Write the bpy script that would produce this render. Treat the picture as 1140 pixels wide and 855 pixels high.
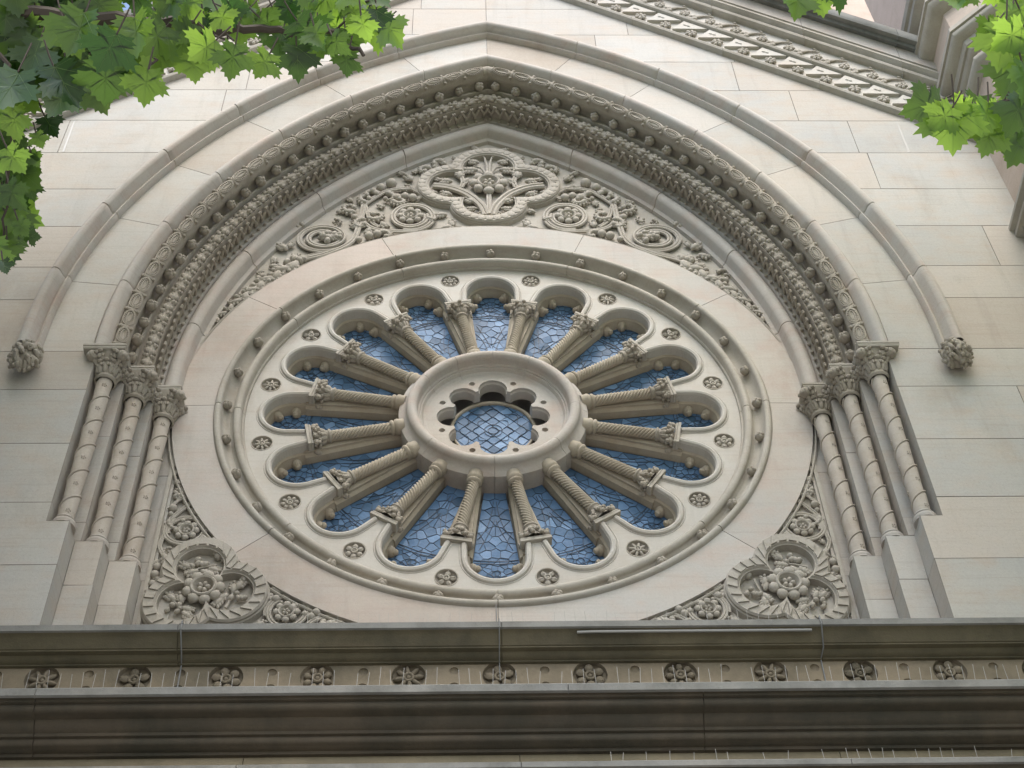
import bpy, bmesh, math, random
from mathutils import Vector, Matrix
R = math.radians
pi = math.pi
S = bpy.context.scene
for o in list(bpy.data.objects):
    bpy.data.objects.remove(o)

# ------------------------------------------------------------------ camera, sky, sun, exposure
CAM = Vector((-0.2529, -10.7069, -12.6284))
def cam_axes(yaw, pit, rol):
    f = Vector((math.sin(yaw)*math.cos(pit), math.cos(yaw)*math.cos(pit), math.sin(pit)))
    r = Vector((math.cos(yaw), -math.sin(yaw), 0)); u = r.cross(f)
    return r*math.cos(rol)+u*math.sin(rol), -r*math.sin(rol)+u*math.cos(rol), f
CR, CU, CF = cam_axes(0.0435359, 0.8855107, -0.0375116)
cd = bpy.data.cameras.new('camera'); cam = bpy.data.objects.new('camera', cd)
S.collection.objects.link(cam); S.camera = cam
cd.sensor_width = 36; cd.lens = 36*1698.3/1140; cd.clip_start = .05; cd.clip_end = 800
M = Matrix((CR, CU, -CF)).transposed().to_4x4(); M.translation = CAM
cam.matrix_world = M

SUN_EL, SUN_AZ = R(54), R(-14)          # high, in front of the facade, veiled
w = bpy.data.worlds.new('World'); S.world = w; w.use_nodes = True
nt = w.node_tree; bg = nt.nodes['Background']
sky = nt.nodes.new('ShaderNodeTexSky'); sky.sky_type = 'NISHITA'; sky.sun_disc = False
sky.sun_elevation = SUN_EL; sky.sun_rotation = pi + SUN_AZ
sky.air_density = 1.0; sky.dust_density = 3.0; sky.ozone_density = 1.0
hs = nt.nodes.new('ShaderNodeHueSaturation'); hs.inputs['Saturation'].default_value = 1.0
nt.links.new(sky.outputs[0], hs.inputs['Color']); nt.links.new(hs.outputs[0], bg.inputs['Color'])
bg.inputs['Strength'].default_value = .12
sl = bpy.data.lights.new('sun', 'SUN'); so = bpy.data.objects.new('sun', sl); S.collection.objects.link(so)
sl.energy = 1.0; sl.angle = R(40); sl.color = (1, .99, .975)
sd = Vector((math.sin(SUN_AZ)*math.cos(SUN_EL), -math.cos(SUN_AZ)*math.cos(SUN_EL), math.sin(SUN_EL)))
so.rotation_euler = sd.to_track_quat('Z', 'Y').to_euler(); so.location = (0, -12, 20)
vs = S.view_settings; vs.view_transform = 'Standard'; vs.look = 'None'; vs.gamma = 1; vs.use_curve_mapping = False
vs.exposure = 1.62
S.cycles.max_bounces = 7; S.cycles.diffuse_bounces = 5; S.cycles.use_denoising = True

# ------------------------------------------------------------------ materials
def newmat(n):
    m = bpy.data.materials.new(n); m.use_nodes = True
    return m, m.node_tree, m.node_tree.nodes, m.node_tree.links, m.node_tree.nodes['Principled BSDF']
def stone(name, c1, c2, c3, bump=.25, grime=0., grime_col=(.03, .03, .025), blk=False, rough=.85, vein=.0, grime_lo=.45, gscale=(.9, .9, .5)):
    m, t, N, L, P = newmat(name)
    g = N.new('ShaderNodeNewGeometry')
    def noise(scale, det=4, sc=None, rgh=.6):
        n = N.new('ShaderNodeTexNoise'); n.inputs['Scale'].default_value = scale
        n.inputs['Detail'].default_value = det; n.inputs['Roughness'].default_value = rgh
        if sc:
            mp = N.new('ShaderNodeMapping'); mp.inputs['Scale'].default_value = sc
            L.new(g.outputs['Position'], mp.inputs['Vector']); L.new(mp.outputs[0], n.inputs['Vector'])
        else: L.new(g.outputs['Position'], n.inputs['Vector'])
        return n
    def ramp(src, a, b):
        r = N.new('ShaderNodeMapRange'); r.inputs['From Min'].default_value = a; r.inputs['From Max'].default_value = b
        L.new(src, r.inputs['Value']); return r.outputs[0]
    def mix(f, a, b, mode='MIX'):
        x = N.new('ShaderNodeMix'); x.data_type = 'RGBA'; x.blend_type = mode
        for s, v in ((0, f), (6, a), (7, b)):
            if isinstance(v, (int, float)): x.inputs[s].default_value = v
            elif isinstance(v, tuple): x.inputs[s].default_value = (*v, 1)
            else: L.new(v, x.inputs[s])
        return x.outputs[2]
    n1 = noise(.55, 4); n2 = noise(2.6, 5, (1, 1, 1.6)); n3 = noise(38, 3)
    col = mix(ramp(n1.outputs[0], .38, .64), c1, c2)
    col = mix(ramp(n2.outputs[0], .45, .78), col, c3)
    if blk:
        at = N.new('ShaderNodeAttribute'); at.attribute_name = 'blk'
        sp = N.new('ShaderNodeSeparateColor'); L.new(at.outputs['Color'], sp.inputs[0])
        col = mix(ramp(sp.outputs[0], .40, 1.25), col, c3)
        bc = N.new('ShaderNodeBrightContrast'); L.new(col, bc.inputs[0])
        L.new(ramp(sp.outputs[1], .0, 1.0), bc.inputs[1])
        bb = N.new('ShaderNodeMath'); bb.operation = 'MULTIPLY_ADD'; bb.inputs[1].default_value = .06; bb.inputs[2].default_value = -.03
        L.new(sp.outputs[1], bb.inputs[0]); L.new(bb.outputs[0], bc.inputs[1]); col = bc.outputs[0]
    # bedding lines and grain of the sandstone
    nb = noise(3.0, 4, (.35, .35, 9))
    col = mix(ramp(nb.outputs[0], .52, .75), col, mix(.16, col, (.20, .15, .10)))
    col = mix(ramp(n3.outputs[0], .3, .75), mix(.10, col, (.12, .10, .08)), col)
    # dark specks, pits and faint rain streaks
    n4 = noise(95, 2); col = mix(ramp(n4.outputs[0], .60, .78), col, mix(.30, col, (.09, .075, .06)))
    n5 = noise(1.0, 5, (5.5, 5.5, .45), .7); col = mix(ramp(n5.outputs[0], .54, .80), col, mix(.2, col, (.13, .115, .09)))
    if grime:
        ng = noise(1.0, 6, gscale, .65)
        gf = ramp(ng.outputs[0], grime_lo, grime_lo+.28)
        mu = N.new('ShaderNodeMath'); mu.operation = 'MULTIPLY'; mu.inputs[1].default_value = grime; L.new(gf, mu.inputs[0])
        col = mix(mu.outputs[0], col, grime_col)
    L.new(col, P.inputs['Base Color']); P.inputs['Roughness'].default_value = rough
    P.inputs['Specular IOR Level'].default_value = .25
    bp = N.new('ShaderNodeBump'); bp.inputs['Strength'].default_value = bump; bp.inputs['Distance'].default_value = .012
    nn = noise(30, 8, None, .72); L.new(nn.outputs[0], bp.inputs['Height']); L.new(bp.outputs[0], P.inputs['Normal'])
    return m
ASHLAR = stone('sandstone_ashlar', (.42, .415, .39), (.475, .448, .395), (.455, .395, .33), .22, .5, (.22, .18, .13), True, grime_lo=.55)
SMOOTH = stone('sandstone_dressed', (.43, .42, .39), (.47, .435, .38), (.45, .37, .315), .18, .4, (.20, .16, .11), True, grime_lo=.53)
PALE = stone('sandstone_tracery', (.48, .465, .425), (.49, .465, .415), (.46, .41, .35), .12, .25, (.2, .16, .11), grime_lo=.56)
RELIEF = stone('sandstone_relief', (.40, .375, .33), (.43, .395, .335), (.34, .305, .25), .5, .4, (.15, .13, .10), grime_lo=.5)
CARVED = stone('sandstone_carved', (.36, .33, .28), (.39, .35, .29), (.30, .265, .21), .5, .45, (.13, .11, .08), grime_lo=.48)
MOULD = stone('sandstone_moulded', (.40, .38, .335), (.43, .395, .335), (.35, .315, .26), .2, .4, (.15, .13, .09), grime_lo=.5)
SHAFT = stone('sandstone_shaft', (.45, .41, .355), (.47, .42, .36), (.41, .35, .285), .15, .3, (.2, .16, .12), grime_lo=.56)
COLON = stone('sandstone_colonnette', (.40, .36, .29), (.42, .37, .29), (.34, .285, .215), .2, .35, (.14, .11, .07), grime_lo=.5)
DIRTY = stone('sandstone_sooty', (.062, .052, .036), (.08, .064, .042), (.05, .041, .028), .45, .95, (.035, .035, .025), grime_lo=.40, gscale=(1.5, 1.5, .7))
LEDGE = stone('weathered_ledge', (.20, .205, .195), (.24, .235, .21), (.15, .155, .14), .4, .75, (.10, .10, .09), grime_lo=.45, gscale=(2.5, 2, 2))
JOINT = stone('mortar_joint', (.29, .275, .25), (.31, .29, .255), (.25, .23, .2), .2)
PINK = stone('sunned_pink_sandstone', (.50, .40, .33), (.55, .46, .38), (.45, .36, .29), .15)
PAVE = stone('street_paving', (.30, .29, .27), (.34, .33, .30), (.25, .24, .22), .4)
def simple(name, col, rough=.5, metal=0, spec=.5):
    m, t, N, L, P = newmat(name)
    n = N.new('ShaderNodeTexNoise'); n.inputs['Scale'].default_value = 30
    r = N.new('ShaderNodeMix'); r.data_type = 'RGBA'
    r.inputs[6].default_value = (*[c*.75 for c in col], 1); r.inputs[7].default_value = (*col, 1)
    L.new(n.outputs[0], r.inputs[0]); L.new(r.outputs[2], P.inputs['Base Color'])
    P.inputs['Roughness'].default_value = rough; P.inputs['Metallic'].default_value = metal
    P.inputs['Specular IOR Level'].default_value = spec
    return m
LEAD = simple('lead_came', (.055, .075, .105), .55)
SPIKE = simple('pale_plastic_spike', (.40, .39, .36), .5)
CABLE = simple('grey_cable', (.20, .205, .2), .6)
FLASH = simple('pale_metal_flashing', (.30, .30, .28), .55, .2)
BARK = simple('bark', (.07, .055, .04), .9)
def glass_mat():
    m, t, N, L, P = newmat('sky_tinted_leaded_glass')
    at = N.new('ShaderNodeAttribute'); at.attribute_name = 'blk'
    sp = N.new('ShaderNodeSeparateColor'); L.new(at.outputs['Color'], sp.inputs[0])
    r = N.new('ShaderNodeValToRGB'); L.new(sp.outputs[0], r.inputs[0])
    e = r.color_ramp.elements
    e[0].position = 0; e[0].color = (.07, .13, .215, 1); e[1].position = 1; e[1].color = (.22, .36, .57, 1)  # blue of the reflected sky put into the base colour
    x = e.new(.5); x.color = (.13, .23, .385, 1)
    n = N.new('ShaderNodeTexNoise'); n.inputs['Scale'].default_value = 9; n.inputs['Detail'].default_value = 3
    g = N.new('ShaderNodeNewGeometry'); L.new(g.outputs['Position'], n.inputs['Vector'])
    mx = N.new('ShaderNodeMix'); mx.data_type = 'RGBA'; mx.blend_type = 'MULTIPLY'; mx.inputs[0].default_value = .35
    L.new(r.outputs[0], mx.inputs[6]); L.new(n.outputs[0], mx.inputs[7]); L.new(mx.outputs[2], P.inputs['Base Color'])
    P.inputs['Roughness'].default_value = .28; P.inputs['IOR'].default_value = 1.5; P.inputs['Specular IOR Level'].default_value = .07
    bp = N.new('ShaderNodeBump'); bp.inputs['Strength'].default_value = .25; bp.inputs['Distance'].default_value = .02
    n2 = N.new('ShaderNodeTexNoise'); n2.inputs['Scale'].default_value = 14; L.new(g.outputs['Position'], n2.inputs['Vector'])
    L.new(n2.outputs[0], bp.inputs['Height']); L.new(bp.outputs[0], P.inputs['Normal'])
    return m
GLASS = glass_mat()
def leaf_mat(name, d0, d1, t0, t1):
    m, t, N, L, P = newmat(name)
    N.remove(P)
    at = N.new('ShaderNodeAttribute'); at.attribute_name = 'blk'
    sp = N.new('ShaderNodeSeparateColor'); L.new(at.outputs['Color'], sp.inputs[0])
    def cr(a, b):
        r = N.new('ShaderNodeValToRGB'); r.color_ramp.elements[0].color = (*a, 1); r.color_ramp.elements[1].color = (*b, 1)
        L.new(sp.outputs[0], r.inputs[0]); return r.outputs[0]
    d = N.new('ShaderNodeBsdfDiffuse'); tr = N.new('ShaderNodeBsdfTranslucent'); gl = N.new('ShaderNodeBsdfGlossy')
    L.new(cr(d0, d1), d.inputs[0]); L.new(cr(t0, t1), tr.inputs[0])
    gl.inputs['Roughness'].default_value = .35; gl.inputs[0].default_value = (.8, .85, .8, 1)
    a = N.new('ShaderNodeMixShader'); a.inputs[0].default_value = .5; L.new(d.outputs[0], a.inputs[1]); L.new(tr.outputs[0], a.inputs[2])
    b = N.new('ShaderNodeMixShader'); b.inputs[0].default_value = .05; L.new(a.outputs[0], b.inputs[1]); L.new(gl.outputs[0], b.inputs[2])
    L.new(b.outputs[0], N['Material Output'].inputs[0])
    return m
LEAF = leaf_mat('plane_leaf', (.02, .05, .012), (.09, .18, .028), (.035, .10, .013), (.46, .72, .08))
VEIN = leaf_mat('leaf_vein', (.08, .13, .04), (.15, .24, .06), (.12, .2, .04), (.42, .6, .14))

# ------------------------------------------------------------------ mesh helpers
class MB:
    def __init__(s): s.v = []; s.f = []; s.m = []; s.a = []
    def add(s, V, F, mi=0, a=None):
        b = len(s.v); s.v += [tuple(x) for x in V]
        for f in F: s.f.append([b+i for i in f]); s.m.append(mi); s.a.append(a or (.5, .5, 0))
    def grid(s, rows, cu=False, cv=False, mi=0):
        n, k = len(rows), len(rows[0]); V = [p for r in rows for p in r]; F = []
        for i in range(n if cu else n-1):
            for j in range(k if cv else k-1):
                F.append((i*k+j, i*k+(j+1) % k, ((i+1) % n)*k+(j+1) % k, ((i+1) % n)*k+j))
        s.add(V, F, mi)
    def tube(s, pts, r, n=7, closed=False, mi=0):
        pts = [Vector(p) for p in pts]; k = len(pts)
        rr = r if isinstance(r, (list, tuple)) else [r]*k
        rows = []; up = None
        for i in range(k):
            a = pts[(i-1) % k] if (closed or i > 0) else pts[i]; b = pts[(i+1) % k] if (closed or i < k-1) else pts[i]
            t = (b-a).normalized() if (b-a).length > 1e-9 else Vector((0, 0, 1))
            if up is None: up = t.orthogonal().normalized()
            up = (up - t*up.dot(t)); up = up.normalized() if up.length > 1e-6 else t.orthogonal().normalized()
            q = t.cross(up)
            rows.append([pts[i]+rr[i]*(math.cos(2*pi*j/n)*up+math.sin(2*pi*j/n)*q) for j in range(n)])
        s.grid(rows, closed, True, mi)
        if not closed:
            s.add(rows[0], [tuple(range(n-1, -1, -1))], mi); s.add(rows[-1], [tuple(range(n))], mi)
    def blob(s, c, r, B=None, nu=8, nv=5, mi=0):
        c = Vector(c); B = B or Matrix.Identity(3); V = []; F = []
        for i in range(1, nv):
            th = pi*i/nv
            for j in range(nu):
                ph = 2*pi*j/nu
                V.append(c+B @ Vector((r[0]*math.sin(th)*math.cos(ph), r[1]*math.sin(th)*math.sin(ph), r[2]*math.cos(th))))
        V.append(c+B @ Vector((0, 0, r[2]))); V.append(c+B @ Vector((0, 0, -r[2]))); T = len(V)-2
        for i in range(nv-2):
            for j in range(nu): F.append((i*nu+j, (i+1)*nu+j, (i+1)*nu+(j+1) % nu, i*nu+(j+1) % nu))
        for j in range(nu): F.append((T, j, (j+1) % nu)); F.append((T+1, (nv-2)*nu+(j+1) % nu, (nv-2)*nu+j))
        s.add(V, F, mi)
    def box(s, x0, x1, y0, y1, z0, z1, mi=0, a=None):
        V = [(x, y, z) for x in (x0, x1) for y in (y0, y1) for z in (z0, z1)]
        s.add(V, [(0, 1, 3, 2), (4, 6, 7, 5), (0, 4, 5, 1), (2, 3, 7, 6), (0, 2, 6, 4), (1, 5, 7, 3)], mi, a)
    def lathe(s, prof, n, o=(0, 0, 0), B=None, mi=0, wob=None):       # prof: (radius, height) about local z
        o = Vector(o); B = B or Matrix.Identity(3); rows = []
        for r, h in prof:
            rows.append([o+B @ Vector((r*math.cos(2*pi*j/n), r*math.sin(2*pi*j/n), h)) for j in range(n)])
        s.grid(rows, False, True, mi)
    def xf(s, Mx):
        s.v = [tuple(Mx @ Vector(p)) for p in s.v]; return s
    def merge(s, o, Mx=None):
        b = len(s.v); s.v += [tuple(Mx @ Vector(p)) if Mx else p for p in o.v]
        s.f += [[b+i for i in f] for f in o.f]; s.m += o.m; s.a += o.a; return s
    def mesh(s, name, mats, sharp=38, recalc=True, smooth=True):
        me = bpy.data.meshes.new(name); me.from_pydata(s.v, [], s.f)
        for m in (mats if isinstance(mats, (list, tuple)) else [mats]): me.materials.append(m)
        nf = len(s.f)
        me.polygons.foreach_set('material_index', s.m); me.polygons.foreach_set('use_smooth', [smooth]*nf)
        me.attributes.new('blk', 'FLOAT_COLOR', 'FACE')
        me.attributes['blk'].data.foreach_set('color', [c for q in s.a for c in (*q, 1)])
        bm = bmesh.new(); bm.from_mesh(me)
        if recalc: bmesh.ops.recalc_face_normals(bm, faces=bm.faces)
        for e in bm.edges:
            if len(e.link_faces) == 2 and e.calc_face_angle(0) > R(sharp): e.smooth = False
        bm.to_mesh(me); bm.free(); me.update()
        return me
    def build(s, name, mats, parent=None, **k):
        return link(name, s.mesh(name, mats, **k), parent)
def wloc(o):
    p = Vector(o.location)
    while o.parent: o = o.parent; p = p+Vector(o.location)
    return p
def link(name, me, parent=None, Mx=None):
    o = bpy.data.objects.new(name, me); S.collection.objects.link(o)
    if parent: o.parent = parent
    mm = (Mx or Matrix.Identity(4)).copy()
    if parent: mm = parent_matrix(parent).inverted() @ mm
    o.matrix_basis = mm
    return o
def parent_matrix(o):
    m = o.matrix_basis.copy()
    while o.parent: o = o.parent; m = o.matrix_basis @ m
    return m
def tag(o, label=None, cat=None, group=None, kind=None):
    if label: o['label'] = label
    if cat: o['category'] = cat
    if group: o['group'] = group
    if kind: o['kind'] = kind
    return o
def thing(name, label, cat, loc=(0, 0, 0), group=None):
    o = bpy.data.objects.new(name, None); S.collection.objects.link(o); o.location = loc
    o.matrix_basis = Matrix.Translation(loc); o.empty_display_size = .2
    return tag(o, label, cat, group)
def plate(mb, outer, holes, y0, y1, mi=0, a=None, side_mi=None, back=False):
    """flat slab in the x-z plane with holes: front face at y0, side walls back to y1"""
    bm = bmesh.new(); es = []
    for loop in [outer]+holes:
        vs_ = [bm.verts.new((x, 0, z)) for x, z in loop]
        es += [bm.edges.new((vs_[i], vs_[(i+1) % len(vs_)])) for i in range(len(vs_))]
    bmesh.ops.triangle_fill(bm, edges=es, use_beauty=True, use_dissolve=False)
    bm.verts.index_update(); P = [(v.co.x, v.co.z) for v in bm.verts]
    F = [tuple(v.index for v in f.verts) for f in bm.faces]; bm.free()
    mb.add([(x, y0, z) for x, z in P], F, mi, a)
    if back: mb.add([(x, y1, z) for x, z in P], F, mi, a)
    for loop in [outer]+holes:
        n = len(loop)
        mb.add([(x, y0, z) for x, z in loop]+[(x, y1, z) for x, z in loop],
               [(i, (i+1) % n, n+(i+1) % n, n+i) for i in range(n)], mi if side_mi is None else side_mi, a)
def circle(x, z, r, n=24, a0=0): return [(x+r*math.cos(a0+2*pi*i/n), z+r*math.sin(a0+2*pi*i/n)) for i in range(n)]
def arc_prof(c, r, a0, a1, n): return [(c[0]+r*math.cos(R(a0+(a1-a0)*i/n)), c[1]+r*math.sin(R(a0+(a1-a0)*i/n))) for i in range(n+1)]
def frame3(x, y, z): return Matrix((Vector(x).normalized(), Vector(y).normalized(), Vector(z).normalized())).transposed()
BFRONT = frame3((1, 0, 0), (0, 0, 1), (0, -1, 0))        # local z towards the viewer
def rotB(a): return frame3((math.cos(a), 0, math.sin(a)), (-math.sin(a), 0, math.cos(a)), (0, -1, 0))
def block(mb, poly, y, rnd, gap=.005, dep=.008):
    """one ashlar block face: polygon with a bevelled joint rim (material 1)"""
    J_ = lambda: rnd.uniform(-.0035, .0035)
    P = [Vector((p[0]+J_(), p[1]+J_())) for p in poly] if len(poly) == 4 else [Vector((p[0], p[1])) for p in poly]
    Q = [P[0]]
    for p in P[1:]:
        if (p-Q[-1]).length > 1e-4: Q.append(p)
    if (Q[0]-Q[-1]).length < 1e-4: Q.pop()
    P = Q
    if len(P) < 3: return
    A = sum(P[i].x*P[(i+1) % len(P)].y-P[(i+1) % len(P)].x*P[i].y for i in range(len(P)))/2
    if abs(A) < .004: return
    if A < 0: P.reverse()
    n = len(P); I = []
    for i in range(n):
        a, b, c = P[i-1], P[i], P[(i+1) % n]
        d1 = (b-a).normalized(); d2 = (c-b).normalized()
        n1 = Vector((-d1.y, d1.x)); n2 = Vector((-d2.y, d2.x)); q = n1+n2
        q = q/max(q.length_squared, .25)*2
        I.append(b+q*gap)
    col = (rnd.random(), rnd.random(), 0)
    mb.add([(p.x, y, p.y) for p in I], [tuple(range(n))], 0, col)
    mb.add([(p.x, y, p.y) for p in I]+[(p.x, y+dep, p.y) for p in P], [(i, (i+1) % n, n+(i+1) % n, n+i) for i in range(n)], 1, col)

# ------------------------------------------------------------------ pointed arch geometry
AC, AZ = 2.72, .16                      # arc centres at (+-AC, AZ)
ZCAP = -.045
def th_max(r): return math.acos(AC/r)
def apt(side, r, y, th):                # side -1 = left half
    if th >= 0: x, z = r*math.cos(th)-AC, AZ+r*math.sin(th)
    else: x, z = r-AC, AZ+th*r
    return Vector((side*x, y, z))
def aframe(side, th):                   # outward, along, viewer
    if th < 0: th = 0
    e = Vector((side*math.cos(th), 0, math.sin(th))); t = Vector((-side*math.sin(th), 0, math.cos(th)))
    return e, t, Vector((0, -1, 0))
def arch_sweep(mb, prof, z0=ZCAP, n=56, joints=()):
    for side in (-1, 1):
        ts = [-1.0]+[i/n for i in range(n+1)]
        jj = {}
        for j in joints:
            for d, k in ((-.0012, 0), (0, 1), (.0012, 0)):
                t = R(j)/th_max(prof[0][0])+d
                if 0 < t < 1: ts.append(t); jj[t] = k
        ts = sorted(ts); rows = []
        cr = sum(p[0] for p in prof)/len(prof); cy = max(p[1] for p in prof)
        for t in ts:
            row = []
            for r, y in prof:
                if jj.get(t): r, y = r+(cr-r)*.06, y+(cy-y)*.10
                th = t*th_max(r) if t >= 0 else (z0-AZ)/r
                row.append(apt(side, r, y, th))
            rows.append(row)
        mb.grid(rows)
def half_w(z, r):                        # half width of the arch of radius r at height z
    d = z-AZ
    if d <= 0: return r-AC
    return math.sqrt(max(r*r-d*d, 0))-AC

# ================================================================== large structure
GZ = -14.2
g = MB(); g.grid([[(x, y, GZ) for x in (-150, -30, -10, 0, 10, 30, 150)] for y in (-150, -40, -15, -8, -4, 0, 3, 40, 150)])
tag(g.build('ground', PAVE), kind='structure')
YW = -.9
rnd = random.Random(5)
RAKE = lambda x: 9.42-.808*abs(x)
facade = thing('church_wall', 'cream sandstone ashlar gable wall of a church framing the great pointed arch', 'wall', (0, 0, GZ))
m = MB()
ZJ = [-4.4, -3.115, -2.315, -1.495, -.68, -.055, .855, 1.47, 2.29, 3.1, 3.945, 4.75, 5.56, 6.37, 7.18, 8.0, 8.8, 9.6]
RH = 7.50
def course(z0, z1, side, y=YW, xin_f=None, xout=9.0, off=0.):
    """blocks of one course on one side, trimmed to the arch on the inside and to the rake on the outside"""
    xin0 = min(xin_f(z0), xin_f(z1)); x = 0.
    cuts = [xin0]; x = xin0
    first = True
    while x < xout:
        x += rnd.uniform(1.4, 2.9) if not first else rnd.uniform(.9, 2.2)
        first = False
        cuts.append(min(x, xout))
    if xout-cuts[-2] < .4: cuts.pop(-2)
    for a, b in zip(cuts[:-1], cuts[1:]):
        N_ = 8; L_ = []; R_ = []
        for i in range(N_+1):
            z = z0+(z1-z0)*i/N_
            lo = max(a, xin_f(z)); hi = min(b, (9.42-z)/.808)
            if hi-lo > -.0001: L_.append((side*lo, z)); R_.append((side*max(hi, lo), z))
        if len(L_) < 2: continue
        if z0 == -3.115 and a == xin0:           # the pedestal stands forward into the column nook
            L_ = [(side*3.90, z0), (side*3.90, -2.56), (side*4.11, -2.56), (side*4.11, z1)]
            block(m, R_[:1]+R_[-1:]+L_[::-1], y, rnd); continue
        def slim(q):
            if max(abs(p[0]-q[0][0]) for p in q) < 1e-5: return [q[0], q[-1]]
            return q
        block(m, slim(R_)+slim(L_)[::-1], y, rnd)
for z0, z1 in zip(ZJ[:-1], ZJ[1:]):
    for side in (-1, 1):
        if z1 <= -2.3: xin = lambda z: 3.90
        elif z1 <= -.05: xin = lambda z: 4.11
        else: xin = lambda z: max(half_w(z, RH) if z < AZ+math.sqrt(RH**2-AC**2) else 0, 0)
        xo = 6.3 if side > 0 else 9.
        course(z0, z1, side, YW, xin, xo)
m.build('ashlar', [ASHLAR, JOINT], facade, smooth=False)
for sg in (-1, 1):
    b = MB(); b.add([(sg*5.27, YW-.003, 3.96), (sg*5.295, YW-.003, 3.96), (sg*5.30, YW-.003, 4.74), (sg*5.285, YW-.003, 4.74)], [(0, 1, 2, 3)]); b.build('mortar_repair', SPIKE, facade, smooth=False)
# voussoirs between the hood mould and the arch edge
m = MB(); vj = [-2, 8, 18.1, 28, 38.2, 48.6, 58.5, 70]
for side in (-1, 1):
    for a, b in zip(vj[:-1], vj[1:]):
        out = []
        for r, rev in ((RH+.001, False), (6.87, True)):
            seq = [a+(b-a)*i/10 for i in range(11)]
            pts = []
            for t in seq:
                t = R(t); tm = th_max(r)
                if a == -2 and t < 0: pts.append((side*(r-AC), -.055)); continue
                p = apt(side, r, 0, min(t, tm)); pts.append((p.x, p.z))
            out += pts[::-1] if rev else pts
        block(m, out, YW, rnd, .004, .006)
m.build('voussoirs', [ASHLAR, JOINT], facade, smooth=False)
# stepped jambs behind and below the columns
m = MB()
def jamb_blocks(x, z0, z1, side):
    xs = [(x+.001, x-.27, -.635), (x-.27, x-.535, -.37), (x-.535, x-.86, -.1)]
    for a, b, y in xs: block(m, [(side*b, z0), (side*a, z0), (side*a, z1), (side*b, z1)], y, rnd, .003, .006)
    for k, yy in ((0, -.9), (.27, -.635), (.535, -.37)):
        c = (rnd.random(), rnd.random(), 0)
        m.add([(side*(x-k), yy, z0+.003), (side*(x-k), yy+.265, z0+.003), (side*(x-k), yy+.265, z1-.003), (side*(x-k), yy, z1-.003)], [(0, 1, 2, 3)], 0, c)
        m.add([(side*(x-k), yy, z0-.003), (side*(x-k), yy+.265, z0-.003), (side*(x-k), yy+.265, z0+.003), (side*(x-k), yy, z0+.003)], [(0, 1, 2, 3)], 1, c)
PB = -2.56
for side in (-1, 1):
    for a, b in ((-2.56, -2.315), (-2.315, -1.1), (-1.1, -.05)): jamb_blocks(4.11, a, b, side)
    for a, b in ((-4.4, -3.115), (-3.115, PB)): jamb_blocks(3.90, a, b, side)
    # pedestal tops and the flush pedestal face
    m.add([(side*4.11, -.9, PB), (side*3.9, -.9, PB), (side*3.9, -.635, PB), (side*3.88, -.635, PB), (side*3.63, -.635, PB), (side*3.63, -.37, PB), (side*3.615, -.37, PB), (side*3.37, -.37, PB), (side*3.37, -.1, PB), (side*3.615, -.1, PB), (side*4.11, -.1, PB)], [tuple(range(11))], 0)
m.build('jamb', [ASHLAR, JOINT], facade, smooth=False)
# body of the building behind and below
m = MB()
m.box(-9, 9, -.6, -.2, GZ, -5.4, 0, (.4, .5, 0))
m.box(-9, -4.3, -.85, -.2, -5.4, 4.2); m.box(4.3, 9, -.85, -.2, -5.4, 4.2)
m.box(-9, 9, .62, .8, -5.4, 6.5)
m.build('backing_wall', [ASHLAR, JOINT], facade, smooth=False)
# ------------------------------------------------------------------ hood mould
VJ = (8, 18.1, 28, 38.2, 48.6, 58.5)
hood = thing('hood_mould', 'plain roll hood mould tracing the outermost pointed arch and ending on leafy bosses', 'hood mould', (0, -.95, 0))
m = MB()
prof = [(7.63, -.88), (7.63, -.93)]+arc_prof((7.575, -1.02), .062, 30, -150, 9)[0:]+[(7.50, -.985), (7.475, -.95), (7.462, -.95), (7.455, -.975), (7.432, -.985), (7.415, -.96), (7.41, -.88)]
prof = [(r, y) for r, y in prof]
arch_sweep(m, prof, -.10, 60, VJ)
m.build('moulding', SMOOTH, hood)
def leafy_boss(seed):
    b = MB(); q = random.Random(seed)
    b.blob((0, 0, 0), (.13, .11, .13), nu=10, nv=7)
    for k in range(46):
        th = q.uniform(0, 2*pi); ph = math.acos(q.uniform(-1, 1)); d = Vector((math.sin(ph)*math.cos(th), -abs(math.sin(ph)*math.sin(th)), math.cos(ph)))
        t = d.orthogonal().normalized(); t = Matrix.Rotation(q.uniform(0, 6.28), 3, d) @ t
        b.blob(d*.135, (.062, .030, .034), frame3(t, d.cross(t), d), 7, 5)
        b.blob(d*.165+t*.03, (.024, .02, .022), frame3(t, d.cross(t), d), 6, 4)
    return b
for side in (-1, 1):
    b = leafy_boss(3+side)
    b.xf(Matrix.Translation((side*4.775, -1.0, -.31)) @ Matrix.Diagonal((1, 1, 1.25, 1)))
    b.build('leafy_boss', CARVED, hood)

# ------------------------------------------------------------------ carved arch orders
arch = thing('carved_arch', 'deep pointed arch of carved sandstone bands with bosses over the rose window', 'arch', (0, -.6, ZCAP))
m = MB()
arch_sweep(m, [(6.885, -.895), (6.885, -.93)]+arc_prof((6.815, -.92), .062, 20, -160, 8)[0:]+[(6.735, -.90), (6.72, -.86)], joints=VJ)
m.build('edge_roll', SMOOTH, arch)
m = MB()
arch_sweep(m, [(6.735, -.85)]+arc_prof((6.652, -.825), .072, 10, -190, 10)+[(6.578, -.80), (6.575, -.77), (6.59, -.72), (6.615, -.66), (6.60, -.60), (6.545, -.565)])
def band_pt(side, r, y, th, rad, phi):          # point on a roll; phi=0 faces viewer and the opening
    e, t, v = aframe(side, th)
    d0 = (-e*.45+v).normalized(); d1 = d0.cross(t).normalized()
    return apt(side, r, y, th)+rad*(math.cos(phi)*d0+math.sin(phi)*d1)
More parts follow.
